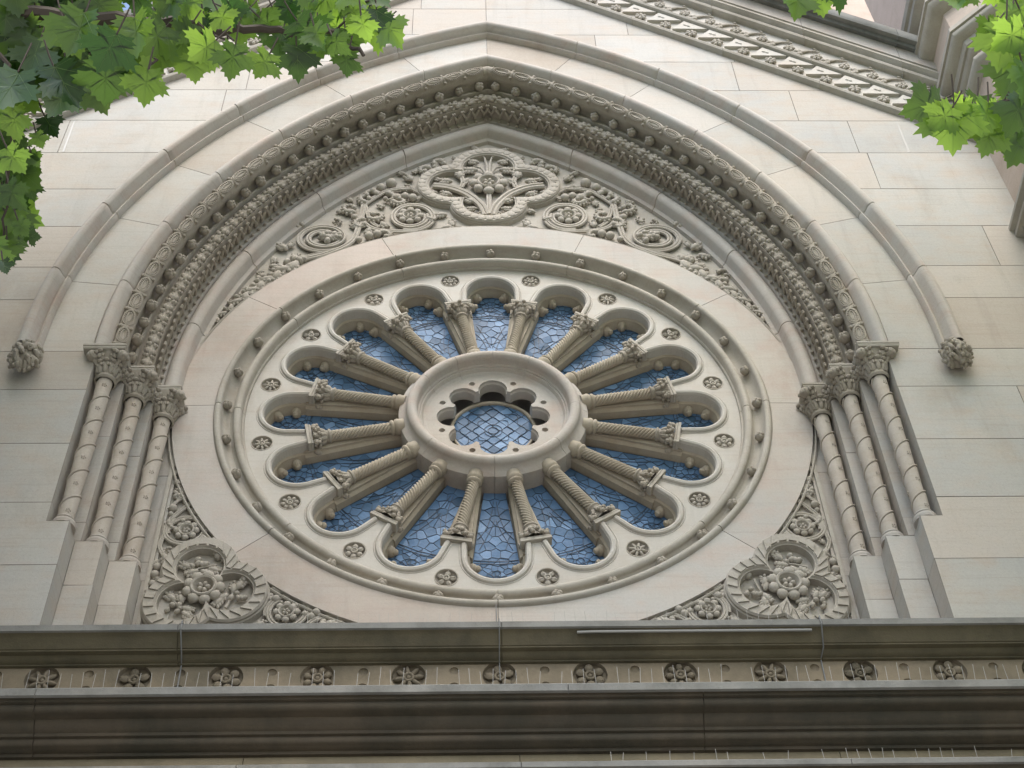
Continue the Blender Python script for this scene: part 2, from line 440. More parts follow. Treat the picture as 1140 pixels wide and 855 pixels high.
r0 = 6.652; TM = th_max(r0); U = .306/r0; n_un = int((TM+.2/r0)/U)
for side in (-1, 1):
    th = TM-.075/r0
    for k in range(26):
        c = th-U*.5
        if c < -.2/r0: break
        pts = []
        for i in range(18):
            a = 2*pi*i/18
            pts.append(band_pt(side, r0, -.825, c+.128/r0*math.cos(a), .077, .80*math.sin(a)))
        m.tube(pts, .011, 5, True)
        for i in range(22):
            a = 2*pi*i/22; m.blob(band_pt(side, r0, -.825, c+.110/r0*math.cos(a), .080, .60*math.sin(a)), (.013, .013, .013), None, 5, 4)
        pts = [band_pt(side, r0, -.825, c+.085/r0*math.cos(2*pi*i/14), .075, .30*math.sin(2*pi*i/14)) for i in range(14)]
        m.tube(pts, .010, 4, True)
        for d in (-.145, -.160, .145):
            m.tube([band_pt(side, r0, -.825, c+d/r0, .074, -1.25+2.5*i/8) for i in range(9)], .011, 4)
        for ph in (-.85, .85):
            m.blob(band_pt(side, r0, -.825, c-.15/r0, .078, ph), (.03, .022, .022), nu=6, nv=4)
        th -= U
m.build('bead_band', CARVED, arch)
def ball_flower(r, sharp_n=4):
    b = MB(); b.blob((0, 0, -.03*r), (r*.95, r*.95, r*.86), nu=14, nv=8)
    for k in range(sharp_n):                      # petals closing round a hollow
        a = 2*pi*(k+.5)/sharp_n
        d = Vector((math.cos(a), math.sin(a), 0))
        b.blob(d*r*.40+Vector((0, 0, r*.16)), (r*.58, r*.50, r*.80), frame3(d, (-d.y, d.x, 0), (0, 0, 1)), 10, 7)
    b.lathe([(r*.28, r*.84), (r*.33, r*.94), (r*.22, r*.98), (r*.14, r*.86), (r*.02, r*.80)], 8)
    return b
bf = ball_flower(.066, 4).mesh('ball_flower', CARVED)
r1 = 6.575; step = .31/r1
for side in (-1, 1):
    th = th_max(r1)-.14/r1
    while th > -.12/r1:
        e, t, v = aframe(side, th); d = (-e*.75+v*.8).normalized()
        q = rnd.uniform(0, 6.28)
        B = frame3(t, d.cross(t), d).to_4x4(); B.translation = apt(side, r1-.035, -.685, th)
        link('ball_flower', bf, arch, B @ Matrix.Rotation(q, 4, 'Z') @ Matrix.Scale(rnd.uniform(.92, 1.08), 4)); th -= step
# leaf garland
m = MB()
arch_sweep(m, [(6.545, -.565), (6.545, -.60)]+arc_prof((6.53, -.61), .02, 0, -180, 4)+[(6.508, -.56), (6.49, -.54)]+arc_prof((6.42, -.545), .055, 10, -190, 8)+[(6.35, -.54), (6.335, -.55), (6.335, -.50), (6.365, -.42), (6.345, -.32), (6.29, -.29)])
r2 = 6.42; U = .20/r2
for side in (-1, 1):
    th = th_max(r2)-.03/r2
    k = 0
    while th > -.2/r2:
        q = rnd.uniform(-.06, .06)
        for (ds, ph, a, b_, c_) in ((.0, 0, .055, .026, .030), (.03, .7, .040, .026, .026), (.03, -.7, .040, .026, .026), (-.035, 1.1, .032, .022, .022), (-.035, -1.1, .032, .022, .022), (-.06, .42, .034, .018, .022), (-.06, -.42, .034, .018, .022)):
            p = band_pt(side, r2, -.545, th-.09/r2+ds/r2, .056, ph+q); e, t, v = aframe(side, th)
            d = (p-apt(side, r2, -.545, th-.09/r2+ds/r2)).normalized()
            m.blob(p, (a*rnd.uniform(.85, 1.15), b_*1.1, c_*rnd.uniform(.85, 1.1)), frame3(t, d.cross(t), d), 7, 5)
        th -= U
m.build('leaf_garland', CARVED, arch)
m = MB(); r3 = 6.315; U = .137/r3
for side in (-1, 1):
    th = th_max(r3)-.05/r3
    while th > -.25/r3:
        e, t, v = aframe(side, th)
        ax = (v*.9-e*.25).normalized()
        for sg in (-1, 1):
            a2 = (ax+t*sg*.55).normalized(); c3 = a2.cross(t).normalized()
            m.blob(apt(side, 6.315, -.43, th+sg*.22*U), (.020, .075, .022), frame3(c3.cross(a2), a2, c3), 7, 5)
            m.blob(apt(side, 6.295, -.51, th+sg*.40*U), (.020, .022, .020), None, 6, 4)
        m.blob(apt(side, 6.325, -.37, th), (.022, .06, .02), frame3(t, ax, t.cross(ax)), 7, 5)
        m.blob(apt(side, 6.285, -.315, th), (.024, .022, .022), None, 6, 4)
        th -= U
m.build('leaf_frieze', CARVED, arch)
m = MB()
arch_sweep(m, [(6.295, -.29), (6.285, -.30), (6.275, -.285), (6.265, -.25)]+arc_prof((6.19, -.215), .085, 20, -160, 9)[1:]+[(6.10, -.185), (6.085, -.15), (6.045, -.13), (6.03, -.05)], joints=(10, 24, 38, 52))
m.build('inner_roll', SMOOTH, arch)

# ------------------------------------------------------------------ carved columns
def capital(mb, cx, cy, zt, side, seed):
    q = random.Random(seed)
    mb.lathe([(.098, -.345), (.112, -.335), (.118, -.318), (.108, -.300), (.100, -.295), (.100, -.25), (.108, -.18), (.130, -.10), (.165, -.04), (.175, 0)], 16, (cx, cy, zt))
    for lvl, (n, rr, z, hh) in enumerate(((12, .112, -.20, .085), (8, .145, -.085, .07))):
        for k in range(n):
            a = 2*pi*(k+.5*lvl)/n; d = Vector((math.cos(a), math.sin(a), 0)); t = Vector((-d.y, d.x, 0))
            up = (Vector((0, 0, 1))+d*(.25+.35*lvl)).normalized()
            mb.blob(Vector((cx, cy, zt+z))+d*rr, (.030, .024, hh), frame3(t, up.cross(t), up), 7, 6)
            mb.blob(Vector((cx, cy, zt+z+hh*.9))+d*(rr+.035+.02*lvl), (.034, .028, .024), frame3(t, d, (0, 0, 1)), 7, 5)
            for s2 in (-1, 1): mb.blob(Vector((cx, cy, zt+z+hh*.35))+d*(rr+.018)+t*.022*s2, (.016, .018, .03), None, 6, 4)
    for k in range(4):                         # corner volutes with a hollow eye
        a = pi/4+k*pi/2; d = Vector((math.cos(a), math.sin(a), 0)); t = Vector((-d.y, d.x, 0))
        c = Vector((cx, cy, zt-.07))+d*.215
        mb.lathe([(.006, .05), (.03, .052), (.052, .035), (.06, 0), (.052, -.035), (.03, -.052), (.006, -.05)], 10, c, frame3(d, (0, 0, 1), d.cross(Vector((0, 0, 1)))))
        mb.blob(c+d*.035+Vector((0, 0, -.02)), (.03, .03, .03), None, 7, 5)
        for s2 in (-1, 1):
            mb.blob(c-d*.05+t*.05*s2, (.035, .03, .04), None, 7, 5); mb.blob(c+t*.06*s2+Vector((0, 0, .01)), (.025, .025, .025), None, 6, 4)
        mb.tube([Vector((cx, cy, zt-.26))+d*.105, Vector((cx, cy, zt-.16))+d*.135, c-d*.03+Vector((0, 0, -.03))], [.012, .018, .03], 6)
def shaft_mesh(mb, cx, cy, z0, z1, rad, side):
    n = 28; rows = []; H = z1-z0; nz = 110; pitch = .365
    for i in range(nz+1):
        z = z0+H*i/nz; row = []
        for j in range(n):
            a = 2*pi*j/n
            u = ((z-z0)/pitch - side*a/(2*pi)) % 1.0
            r = rad+.012*(u-.5) if u < .93 else rad+.012*(.43-(u-.93)/.07*.93)
            row.append((cx+r*math.cos(a), cy+r*math.sin(a), z))
        rows.append(row)
    mb.grid(rows, False, True)
    # carved ridge of the spiral and the small flowers between its turns
    pts = []
    for i in range(int(H/pitch*26)):
        z = z0+i*pitch/26; a = side*2*pi*(z-z0)/pitch
        pts.append((cx+(rad+.005)*math.cos(a), cy+(rad+.005)*math.sin(a), z))
    mb.tube(pts, .0095, 6)
    for k in range(3):
        a = k*2*pi/3+.9
        for kk in range(-1, 8):
            zz = z0+pitch*(kk+.5+a/(2*pi))
            if zz < z0+.05 or zz > z1-.06: continue
            d = Vector((math.cos(a), math.sin(a), 0)); t = Vector((-d.y, d.x, 0)); c = Vector((cx, cy, zz))+d*(rad-.001)
            for p in range(5):
                aa = 2*pi*p/5
                mb.blob(c+.019*(math.cos(aa)*t+math.sin(aa)*Vector((0, 0, 1))), (.010, .010, .008), None, 5, 4)
            mb.blob(c, (.007, .007, .008), None, 5, 4)
ZS = ZCAP-.07
for side, sn in ((-1, 'left'), (1, 'right')):
    for k, (cx, cy) in enumerate(((3.985, -.79), (3.725, -.525), (3.465, -.26))):
        lab = {(-1, 0): 'spiral carved column left of the rose window standing outermost against the plain ashlar',
               (-1, 1): 'spiral carved column between its two neighbours on the left jamb of the arch',
               (-1, 2): 'spiral carved column on the left jamb standing beside the carved trefoil corner',
               (1, 0): 'spiral carved column right of the rose window standing outermost against the plain ashlar',
               (1, 1): 'spiral carved column between its two neighbours on the right jamb of the arch',
               (1, 2): 'spiral carved column on the right jamb standing beside the carved trefoil corner'}[(side, k)]
        c = thing('carved_column', lab, 'column', (side*cx, cy, PB), 'spiral carved columns flanking the rose window')
        x = side*cx
        m = MB(); shaft_mesh(m, x, cy, PB+.06, ZS-.33, .078, 1); m.build('shaft', SHAFT, c)
        m = MB(); m.lathe([(.080, .115), (.094, .105), (.102, .09), (.092, .08), (.112, .06), (.118, .04), (.112, .02), (.118, .015), (.118, 0), (.0, 0)], 24, (x, cy, PB+.001)); m.build('base', SMOOTH, c)
        m = MB(); capital(m, x, cy, ZS, side, 7*k+side); cap = m.build('capital', CARVED, c)
        ax0, ax1, ay0, ay1 = [(3.80, 4.245, -.995, -.60), (3.55, 3.93, -.70, -.36), (3.30, 3.70, -.44, -.09)][k]
        m = MB(); e = .0023*k
        pr = [(.012, 0), (.002, .018), (.002, .03), (.018, .036), (.0, .044), (0, .07)]
        rows = []
        for ins, h in [(.03, -.004)]+pr:
            xa, xb, ya, yb = ax0+ins, ax1-ins, ay0+ins, ay1
            rows.append([(side*xa, ya, ZS+h-e), (side*xb, ya, ZS+h-e), (side*xb, yb, ZS+h-e), (side*xa, yb, ZS+h-e)])
        m.grid(rows, False, True); m.add(rows[0], [(0, 1, 2, 3)]); m.add(rows[-1], [(0, 1, 2, 3)])
        m.build('abacus', MOULD, cap)

# ================================================================== rose window
rose = thing('rose_window', 'round wheel window of blue leaded glass with sixteen twisted spokes and a lobed hub', 'rose window', (0, .2, -3.4))
# smooth stone ring around the wheel
m = MB(); da = [-1, 35, 70, 113, 146, 181, 222, 270, 318, 359]
for a, b in zip(da[:-1], da[1:]):
    n = int((b-a)/2.2)
    o = [(3.415*math.cos(R(a+(b-a)*i/n)), 3.415*math.sin(R(a+(b-a)*i/n))) for i in range(n+1)]
    i_ = [(2.985*math.cos(R(a+(b-a)*i/n)), 2.985*math.sin(R(a+(b-a)*i/n))) for i in range(n+1)]
    block(m, o+i_[::-1], -.16, rnd, .0035, .006)
o = circle(0, 0, 3.415, 160)
m.add([(x, -.155, z) for x, z in o]+[(x, -.06, z) for x, z in o], [(i, (i+1) % 160, 160+(i+1) % 160, 160+i) for i in range(160)], 0, (.5, .5, 0))
m.build('stone_ring', [SMOOTH, JOINT], rose, smooth=False)
def ring(mb, prof, n=160, joints=()):
    rows = []; A = [2*pi*i/n for i in range(n)]; jj = {}
    for j in joints:
        for d, k in ((-.0022, 0), (0, 1), (.0022, 0)):
            t = (R(j)+d) % (2*pi); A.append(t); jj[t] = k
    cr = sum(p[0] for p in prof)/len(prof); cy = max(p[1] for p in prof)
    for a in sorted(A):
        row = []
        for r, y in prof:
            if jj.get(a): r, y = r+(cr-r)*.05, y+(cy-y)*.10
            row.append((r*math.cos(a), y, r*math.sin(a)))
        rows.append(row)
    mb.grid(rows, True)
m = MB()
ring(m, [(2.992, -.15)]+arc_prof((2.945, -.165), .036, 0, -180, 7)+[(2.905, -.14), (2.89, -.09), (2.86, -.055), (2.82, -.045), (2.79, -.06)]
     + arc_prof((2.745, -.085), .042, 20, -170, 8)+[(2.70, -.06), (2.695, -.035), (2.678, -.03), (2.672, .01)], joints=da[:-1])
m.build('rim_moulding', MOULD, rose)
rb = ball_flower(.058, 4).mesh('rim_ball_flower', CARVED)
for k in range(32):
    a = R(90-11.25*k); d = Vector((math.cos(a), 0, math.sin(a))); t = Vector((-d.z, 0, d.x)); nrm = (Vector((0, -1, 0))-d*.28).normalized()
    B = frame3(t, nrm.cross(t), nrm).to_4x4(); B.translation = d*2.862+Vector((0, -.115, 0))
    link('rim_ball_flower', rb, rose, B @ Matrix.Rotation(rnd.uniform(0, 6.28), 4, 'Z') @ Matrix.Scale(rnd.uniform(.93, 1.07), 4))
# pierced tracery plate: sixteen foils with sunk roundels between them
SA = R(22.5)/2
def to_sector(pts, sgn):         # foil-axis coordinates (u across, r along) -> coordinates with the roundel axis up
    a = sgn*SA; out = []
    for u, r in pts: out.append((u*math.cos(a)+r*math.sin(a), -u*math.sin(a)+r*math.cos(a)))
    return out
def foil_side(hw, cr, rad, r_in, n=14):
    """right-hand half outline of one foil opening from r_in up to the top of the foil"""
    P = [(h, r) for h, r in hw if r >= r_in-1e-6]
    a0 = math.degrees(math.asin(max(-1, min(1, (P[-1][1]-cr)/rad))))
    return P+[(rad*math.cos(R(a0+(90-a0)*i/n)), cr+rad*math.sin(R(a0+(90-a0)*i/n))) for i in range(1, n+1)]
def sector_poly(side_r, r_out):
    # side_r : right outline of a foil (u>0); the sector lies between the foil on its left and the one on its right
    left = to_sector(side_r, -1)                      # foil on the left: its right side
    right = [(-x, z) for x, z in left]
    tl = to_sector([(0, r_out)], -1)[0]; arc = []
    a0 = math.atan2(tl[1], tl[0])
    for i in range(9):
        a = a0+(pi-2*a0)*i/8; arc.append((r_out*math.cos(a), r_out*math.sin(a)))
    return left+arc+right[::-1]
def spin(mb, src, k, tot=16, off=SA):
    a = -(2*pi*k/tot+off); M_ = Matrix.Rotation(a, 4, 'Y')
    mb.merge(src, Matrix.Rotation(2*pi*k/tot+off, 4, 'Y'))
FC = 2.195
s1 = foil_side([(.285, 2.0), (.285, FC)], FC, .285, 2.0)
p1 = sector_poly(s1, 2.675)
src = MB(); plate(src, p1, [circle(0, 2.50, .108, 24)], 0, .10)
m = MB()
for k in range(16): spin(m, src, k)
m.build('tracery_plate', PALE, rose, smooth=False)
# rolls round the foils
src = MB()
pth = [(x, z) for x, z in foil_side([(.318, 2.01), (.318, FC)], FC, .318, 2.01, 16)]
full = [(-x, z) for x, z in pth[:-1]]+[(x, z) for x, z in pth[::-1]]
src.tube([(x, -.004, z) for x, z in full], .030, 8)
src.tube([(x*1.135, -.001, FC+(z-FC)*1.135 if z > FC else z) for x, z in full], .008, 5)
m = MB()
for k in range(16): m.merge(src, Matrix.Rotation(2*pi*k/16, 4, 'Y'))
m.build('foil_roll', PALE, rose)
# second order of the foils (hollow chamfer) and cusped back order
src = MB()
A_ = foil_side([(.285, 2.0), (.285, FC)], FC, .285, 2.0); B_ = foil_side([(.245, 2.0), (.245, FC)], FC, .245, 2.0)
C_ = foil_side([(.262, 2.0), (.262, FC)], FC, .262, 2.0)
def both(P): return [(-x, z) for x, z in P[:-1]]+[(x, z) for x, z in P[::-1]]
src.grid([[(x, y, z) for x, z in both(Q)] for Q, y in ((A_, .10), (C_, .115), (C_, .15), (B_, .18), (B_, .26))])
for a in (-8, 44, 136, 188):                       # cusps
    d = Vector((math.cos(R(a)), 0, math.sin(R(a)))); c = Vector((0, .20, FC))+d*.235
    src.blob(c, (.055, .075, .055), None, 8, 6); src.blob(c-d*.05+Vector((0, -.02, 0)), (.034, .04, .034), None, 7, 5)
m = MB()
for k in range(16): m.merge(src, Matrix.Rotation(2*pi*k/16, 4, 'Y'))
m.build('foil_soffit', COLON, rose)
# mullions behind the twisted shafts
def mull_poly(hw, r1): 
    L_ = to_sector(hw, -1); Rr = [(-x, z) for x, z in L_]
    return L_+Rr[::-1]
src = MB()
plate(src, mull_poly([(.132, 1.0), (.188, 1.55), (.235, 2.06)], 0), [], .145, .26)
w1 = mull_poly([(.132, 1.0), (.188, 1.55), (.235, 2.06)], 0); w0 = mull_poly([(.162, 1.0), (.218, 1.55), (.266, 2.06)], 0)
n_ = len(w1)
src.add([(x, .145, z) for x, z in w1]+[(x, .115, z) for x, z in w0]+[(x, .085, z) for x, z in w0],
        [(i, (i+1) % n_, n_+(i+1) % n_, n_+i) for i in range(n_)]+[(n_+i, n_+(i+1) % n_, 2*n_+(i+1) % n_, 2*n_+i) for i in range(n_)]+[tuple(range(2*n_, 3*n_))])
mull = src.mesh('mullion', COLON)
# twisted colonnettes with capital and base, running out from the hub
def rope(z0, z1, rad, turns):
    b = MB(); n = 42; rows = []; nz = 190
    for i in range(nz+1):
        z = z0+(z1-z0)*i/nz
        rows.append([((rad+.009*(abs(math.sin(3.5*(2*pi*j/n+turns*2*pi*i/nz)))*2-1))*math.cos(2*pi*j/n), .03+(rad+.009*(abs(math.sin(3.5*(2*pi*j/n+turns*2*pi*i/nz)))*2-1))*math.sin(2*pi*j/n), z) for j in range(n)])
    b.grid(rows, False, True); return b
shaft_me = rope(1.10, 1.78, .054, 2.5).mesh('colonnette', COLON, sharp=60)
b = MB(); b.lathe([(.06, 1.135), (.078, 1.125), (.085, 1.11), (.08, 1.095), (.07, 1.09), (.088, 1.07), (.092, 1.05), (.085, 1.03), (.085, .98)], 16, (0, .03, 0)); base_me = b.mesh('base', COLON)
def small_capital(seed):
    q = random.Random(seed); b = MB()
    b.lathe([(.062, 1.765), (.078, 1.775), (.08, 1.79), (.068, 1.80), (.065, 1.84), (.08, 1.91), (.10, 1.96)], 14, (0, .03, 0))
    for n, rr, z, hh in ((9, .072, 1.855, .05), (8, .09, 1.915, .04)):
        for k in range(n):
            a = 2*pi*(k+q.random()*.3)/n; d = Vector((math.cos(a), math.sin(a), 0)); t = Vector((-d.y, d.x, 0)); up = (Vector((0, 0, 1))+.5*d).normalized()
            b.blob(Vector((0, .03, z))+d*rr, (.028, .022, hh), frame3(t, up.cross(t), up), 7, 5)
            b.blob(Vector((0, .03, z+hh*.8))+d*(rr+.035), (.026, .024, .02), None, 6, 4)
    for a in (225, 315, 45, 135):
        d = Vector((math.cos(R(a)), math.sin(R(a))*.55, 0)); c = Vector((0, .05, 1.935))+d*.175
        b.blob(c, (.036, .036, .034), None, 8, 6); b.blob(c+d*.02+Vector((0, 0, -.03)), (.024, .024, .022), None, 6, 4); b.blob(c-d*.045+Vector((0, 0, -.03)), (.03, .03, .03), None, 6, 4)
    return b.mesh('capital', CARVED)
caps = [small_capital(s) for s in range(3)]
b = MB(); rows = []
for h, z in ((.140, 1.965), (.152, 1.977), (.152, 1.988), (.147, 1.991), (.158, 1.998), (.158, 2.026)):
    rows.append([(-h, -.155, z), (h, -.155, z), (h, .07, z), (-h, .07, z)])
for r_ in rows:
    k_ = (r_[1][0]-.140)
    r_[0] = (r_[0][0], -.030-k_, r_[0][2]); r_[1] = (r_[1][0], -.030-k_, r_[1][2])
b.grid(rows, False, True); b.add(rows[0], [(0, 1, 2, 3)]); b.add(rows[-1], [(0, 1, 2, 3)])
abac_me = b.mesh('abacus', MOULD)
for k in range(16):
    Mx = Matrix.Rotation(2*pi*k/16+SA, 4, 'Y')
    link('mullion', mull, rose, Mx)
    c = link('colonnette', shaft_me, rose, Mx)
    link('base', base_me, c, Mx); link('capital', caps[k % 3], c, Mx); link('abacus', abac_me, c, Mx)
# sunk roundels, four flower patterns
def roundel(kind, rad=.108, dep=.045):
    b = MB(); b.lathe([(rad*1.10, 0), (rad*1.08, .006), (rad*1.0, .004), (rad*.95, -dep*.7), (rad*.8, -dep), (.001, -dep)], 24, (0, 0, 0), BFRONT)
    n = (8, 6, 5, 8)[kind]
    for i in range(n):
        a = 2*pi*i/n; B = rotB(a)
        d = Vector((math.cos(a), 0, math.sin(a)))
        if kind == 0: b.blob(d*rad*.62+Vector((0, .02, 0)), (rad*.27, rad*.22, rad*.22), B, 7, 5)
        elif kind == 1: b.blob(d*rad*.60+Vector((0, .02, 0)), (rad*.30, rad*.28, rad*.24), B, 8, 5); b.blob(d*rad*.74+Vector((0, .004, 0)), (rad*.1, rad*.1, rad*.1), B, 6, 4)
        elif kind == 2:
            b.blob(d*rad*.58+Vector((0, .02, 0)), (rad*.34, rad*.26, rad*.2), B, 8, 5); b.tube([d*rad*.3+Vector((0, .0, 0)), d*rad*.85+Vector((0, -.002, 0))], .004, 5)
        else: b.blob(d*rad*.5+Vector((0, .02, 0)), (rad*.42, rad*.15, rad*.2), B, 7, 5)
    b.tube([(rad*.26*math.cos(2*pi*i/12), -.0, rad*.26*math.sin(2*pi*i/12)) for i in range(12)], rad*.09, 6, True)
    b.blob((0, .01, 0), (rad*.16, rad*.16, rad*.16), None, 8, 6)
    return b
rme = [roundel(k).mesh('roundel_flower', RELIEF) for k in range(4)]
for k in range(16):
    a = 2*pi*k/16+SA
    p = Vector((2.5*math.sin(a), .0, 2.5*math.cos(a)))
    link('roundel_flower', rme[(k*7+k//4) % 4], rose, Matrix.Translation(p) @ Matrix.Rotation(rnd.uniform(0, 6), 4, 'Y'))
# hub
m = MB()
ring(m, [(1.03, .40), (1.03, .03), (1.025, .005), (.985, -.02), (.955, -.045), (.945, -.07), (.94, -.085), (.94, -.09)]+arc_prof((.882, -.085), .058, 0, -185, 9)[1:]
     + [(.824, -.07), (.822, -.045), (.815, -.02), (.80, -.012), (.795, .005), (.778, .005), (.772, .02), (.76, .045), (.735, .052), (.71, .06)], 120, joints=(33, 62, 90, 118, 148, 180, 222, 270, 318, 360))
m.build('hub_rim', SMOOTH, rose)
def lobed(rc, rad, n, n_arc=10, r_in=.0):
    P = []
    for k in range(n):
        a = pi/2+2*pi*k/n
        # arcs meet a straight tooth: limit the arc to +-110 degrees about the outward direction
        for i in range(n_arc+1):
            t = R(-101+202*i/n_arc); P.append((rc*math.cos(a)+rad*math.cos(a+t), rc*math.sin(a)+rad*math.sin(a+t)))
    return P
holes = [circle(.60*math.cos(R(22.5+45*k)), .60*math.sin(R(22.5+45*k)), .034, 14) for k in range(8)]
m = MB(); plate(m, circle(0, 0, .735, 96), [lobed(.458, .160, 8)]+holes, .055, .085)
m.grid([[(x, y, z) for x, z in Q] for Q, y in ((lobed(.458, .160, 8), .085), (lobed(.458, .146, 8), .10), (lobed(.458, .146, 8), .21))], False, True)
for x, z in [(.60*math.cos(R(22.5+45*k)), .60*math.sin(R(22.5+45*k))) for k in range(8)]:
    m.lathe([(.036, 0), (.02, -.028), (.001, -.034)], 12, (x, .083, z), BFRONT)
m.build('hub_plate', SMOOTH, rose)
m = MB(); ring(m, [(.475, .30), (.475, .245), (.465, .235), (.45, .235), (.44, .245), (.44, .30)], 64); m.build('hub_glass_frame', COLON, rose)
# leaded glass: pieces of a partition around seeds, each piece slightly tilted, with lead cames on the edges
def clip(poly, a, b, c):                 # keep a*x+b*y<=c
    out = []
    for i in range(len(poly)):
        p, q = poly[i], poly[(i+1) % len(poly)]; dp = a*p[0]+b*p[1]-c; dq = a*q[0]+b*q[1]-c
        if dp <= 0: out.append(p)
        if dp*dq < 0:
            t = dp/(dp-dq); out.append((p[0]+(q[0]-p[0])*t, p[1]+(q[1]-p[1])*t))
    return out
def leaded(bound, seeds, y, q, extra=(), tilt=.035):
    b = MB()
    for i, s in enumerate(seeds):
        P = bound
        for j, o in enumerate(seeds):
            if i == j: continue
            P = clip(P, o[0]-s[0], o[1]-s[1], (o[0]**2+o[1]**2-s[0]**2-s[1]**2)/2)
            if len(P) < 3: break
        if len(P) < 3: continue
        tx, tz = q.gauss(0, tilt), q.gauss(0, tilt)
        c = min(1, max(0, q.gauss(.5, .21)))
        b.add([(x, y+(x-s[0])*tx+(z-s[1])*tz, z) for x, z in P], [tuple(range(len(P)))], 0, (c, q.random(), 0))
        for k in range(len(P)):
            p0, p1 = P[k], P[(k+1) % len(P)]
            if (p0[0]-p1[0])**2+(p0[1]-p1[1])**2 > 1e-5: b.tube([(p0[0], y-.002, p0[1]), (p1[0], y-.002, p1[1])], .0032, 4, mi=1)
    for e in extra: b.tube([(x, y-.006, z) for x, z in e], .0036, 4, mi=1)
    return b
def petal_glass(seed):
    q = random.Random(seed); sd = []
    def sym(u, r):
        if abs(u) < 1e-6: sd.append((0, r))
        else: sd.extend([(u, r), (-u, r)])
    r = 1.06
    rowsp = [(1.08, .05), (1.17, 0), (1.21, .085), (1.30, .03), (1.36, .11), (1.42, .0), (1.48, .075), (1.53, .15), (1.58, .03), (1.66, .105), (1.69, .18), (1.73, 0), (1.80, .07), (1.83, .15), (1.90, .0), (1.92, .10), (1.97, .19)]
    for r, u in rowsp: sym(u*q.uniform(.92, 1.08) if u else 0, r+q.uniform(-.012, .012))
    for r, n_, u0 in ((2.04, 3, .20), (2.09, 4, .22)):
        for k in range(n_): sd.append((-u0+2*u0*k/(n_-1), r))
    c0 = (0, 2.24)
    for k in range(9):
        a = 2*pi*k/9+.35; sd.append((.06*math.cos(a)*1.0, 2.24+.06*math.sin(a)))
    sd.append(c0)
    for k in range(13):
        a = 2*pi*k/13; sd.append((.15*math.cos(a), 2.24+.14*math.sin(a)))
    for k in range(16):
        a = 2*pi*k/16+.1; sd.append((.24*math.cos(a), 2.24+.22*math.sin(a)))
    bound = [(-.11, 1.0), (.11, 1.0), (.23, 2.0), (.30, 2.2), (.26, 2.42), (.12, 2.52), (-.12, 2.52), (-.26, 2.42), (-.30, 2.2), (-.23, 2.0)]
    ex = [[(-.22, 2.0), (0, 2.02), (.22, 2.0)], [(-.22, 2.035), (0, 2.055), (.22, 2.035)]]
    for sg in (-1, 1):
        ex.append([(sg*(.015+.17*t**1.4), 1.16+.55*t+.16*math.sin(t*pi)*.5) for t in [i/8 for i in range(9)]])
        ex.append([(sg*(.01+.16*t**1.2), 1.44+.42*t) for t in [i/6 for i in range(7)]])
    for cx_, cz_, rr in ((0, 2.19, .045), (-.085, 2.26, .038), (.085, 2.26, .038)):
        ex.append([(cx_+rr*math.cos(2*pi*i/12), cz_+rr*math.sin(2*pi*i/12)) for i in range(13)])
    return leaded(bound, sd, .24, q, ex)
for k in range(16):
    pg = petal_glass(20+k).mesh('glass_petal', [GLASS, LEAD], smooth=False)
    link('glass_petal', pg, rose, Matrix.Rotation(2*pi*k/16, 4, 'Y'))
q = random.Random(4); sd = []
for i in range(-5, 6):
    for j in range(-5, 6):
        x, z = (i-j)*.078, (i+j)*.078
        if math.hypot(x, z) < .58: sd.append((x+q.uniform(-.006, .006), z+q.uniform(-.006, .006)))
ex = [[(r_*math.cos(2*pi*i/20), r_*math.sin(2*pi*i/20)) for i in range(21)] for r_ in (.10, .055)]
for r_, n_ in ((.2, 24), (.33, 30)): ex.append([(r_*(1+.12*math.cos(8*2*pi*i/48))*math.cos(2*pi*i/48), r_*(1+.12*math.cos(8*2*pi*i/48))*math.sin(2*pi*i/48)) for i in range(49)])
hg = leaded(circle(0, 0, .47, 40), sd, .27, q, ex)
hg.build('hub_glass', [GLASS, LEAD], rose, smooth=False)

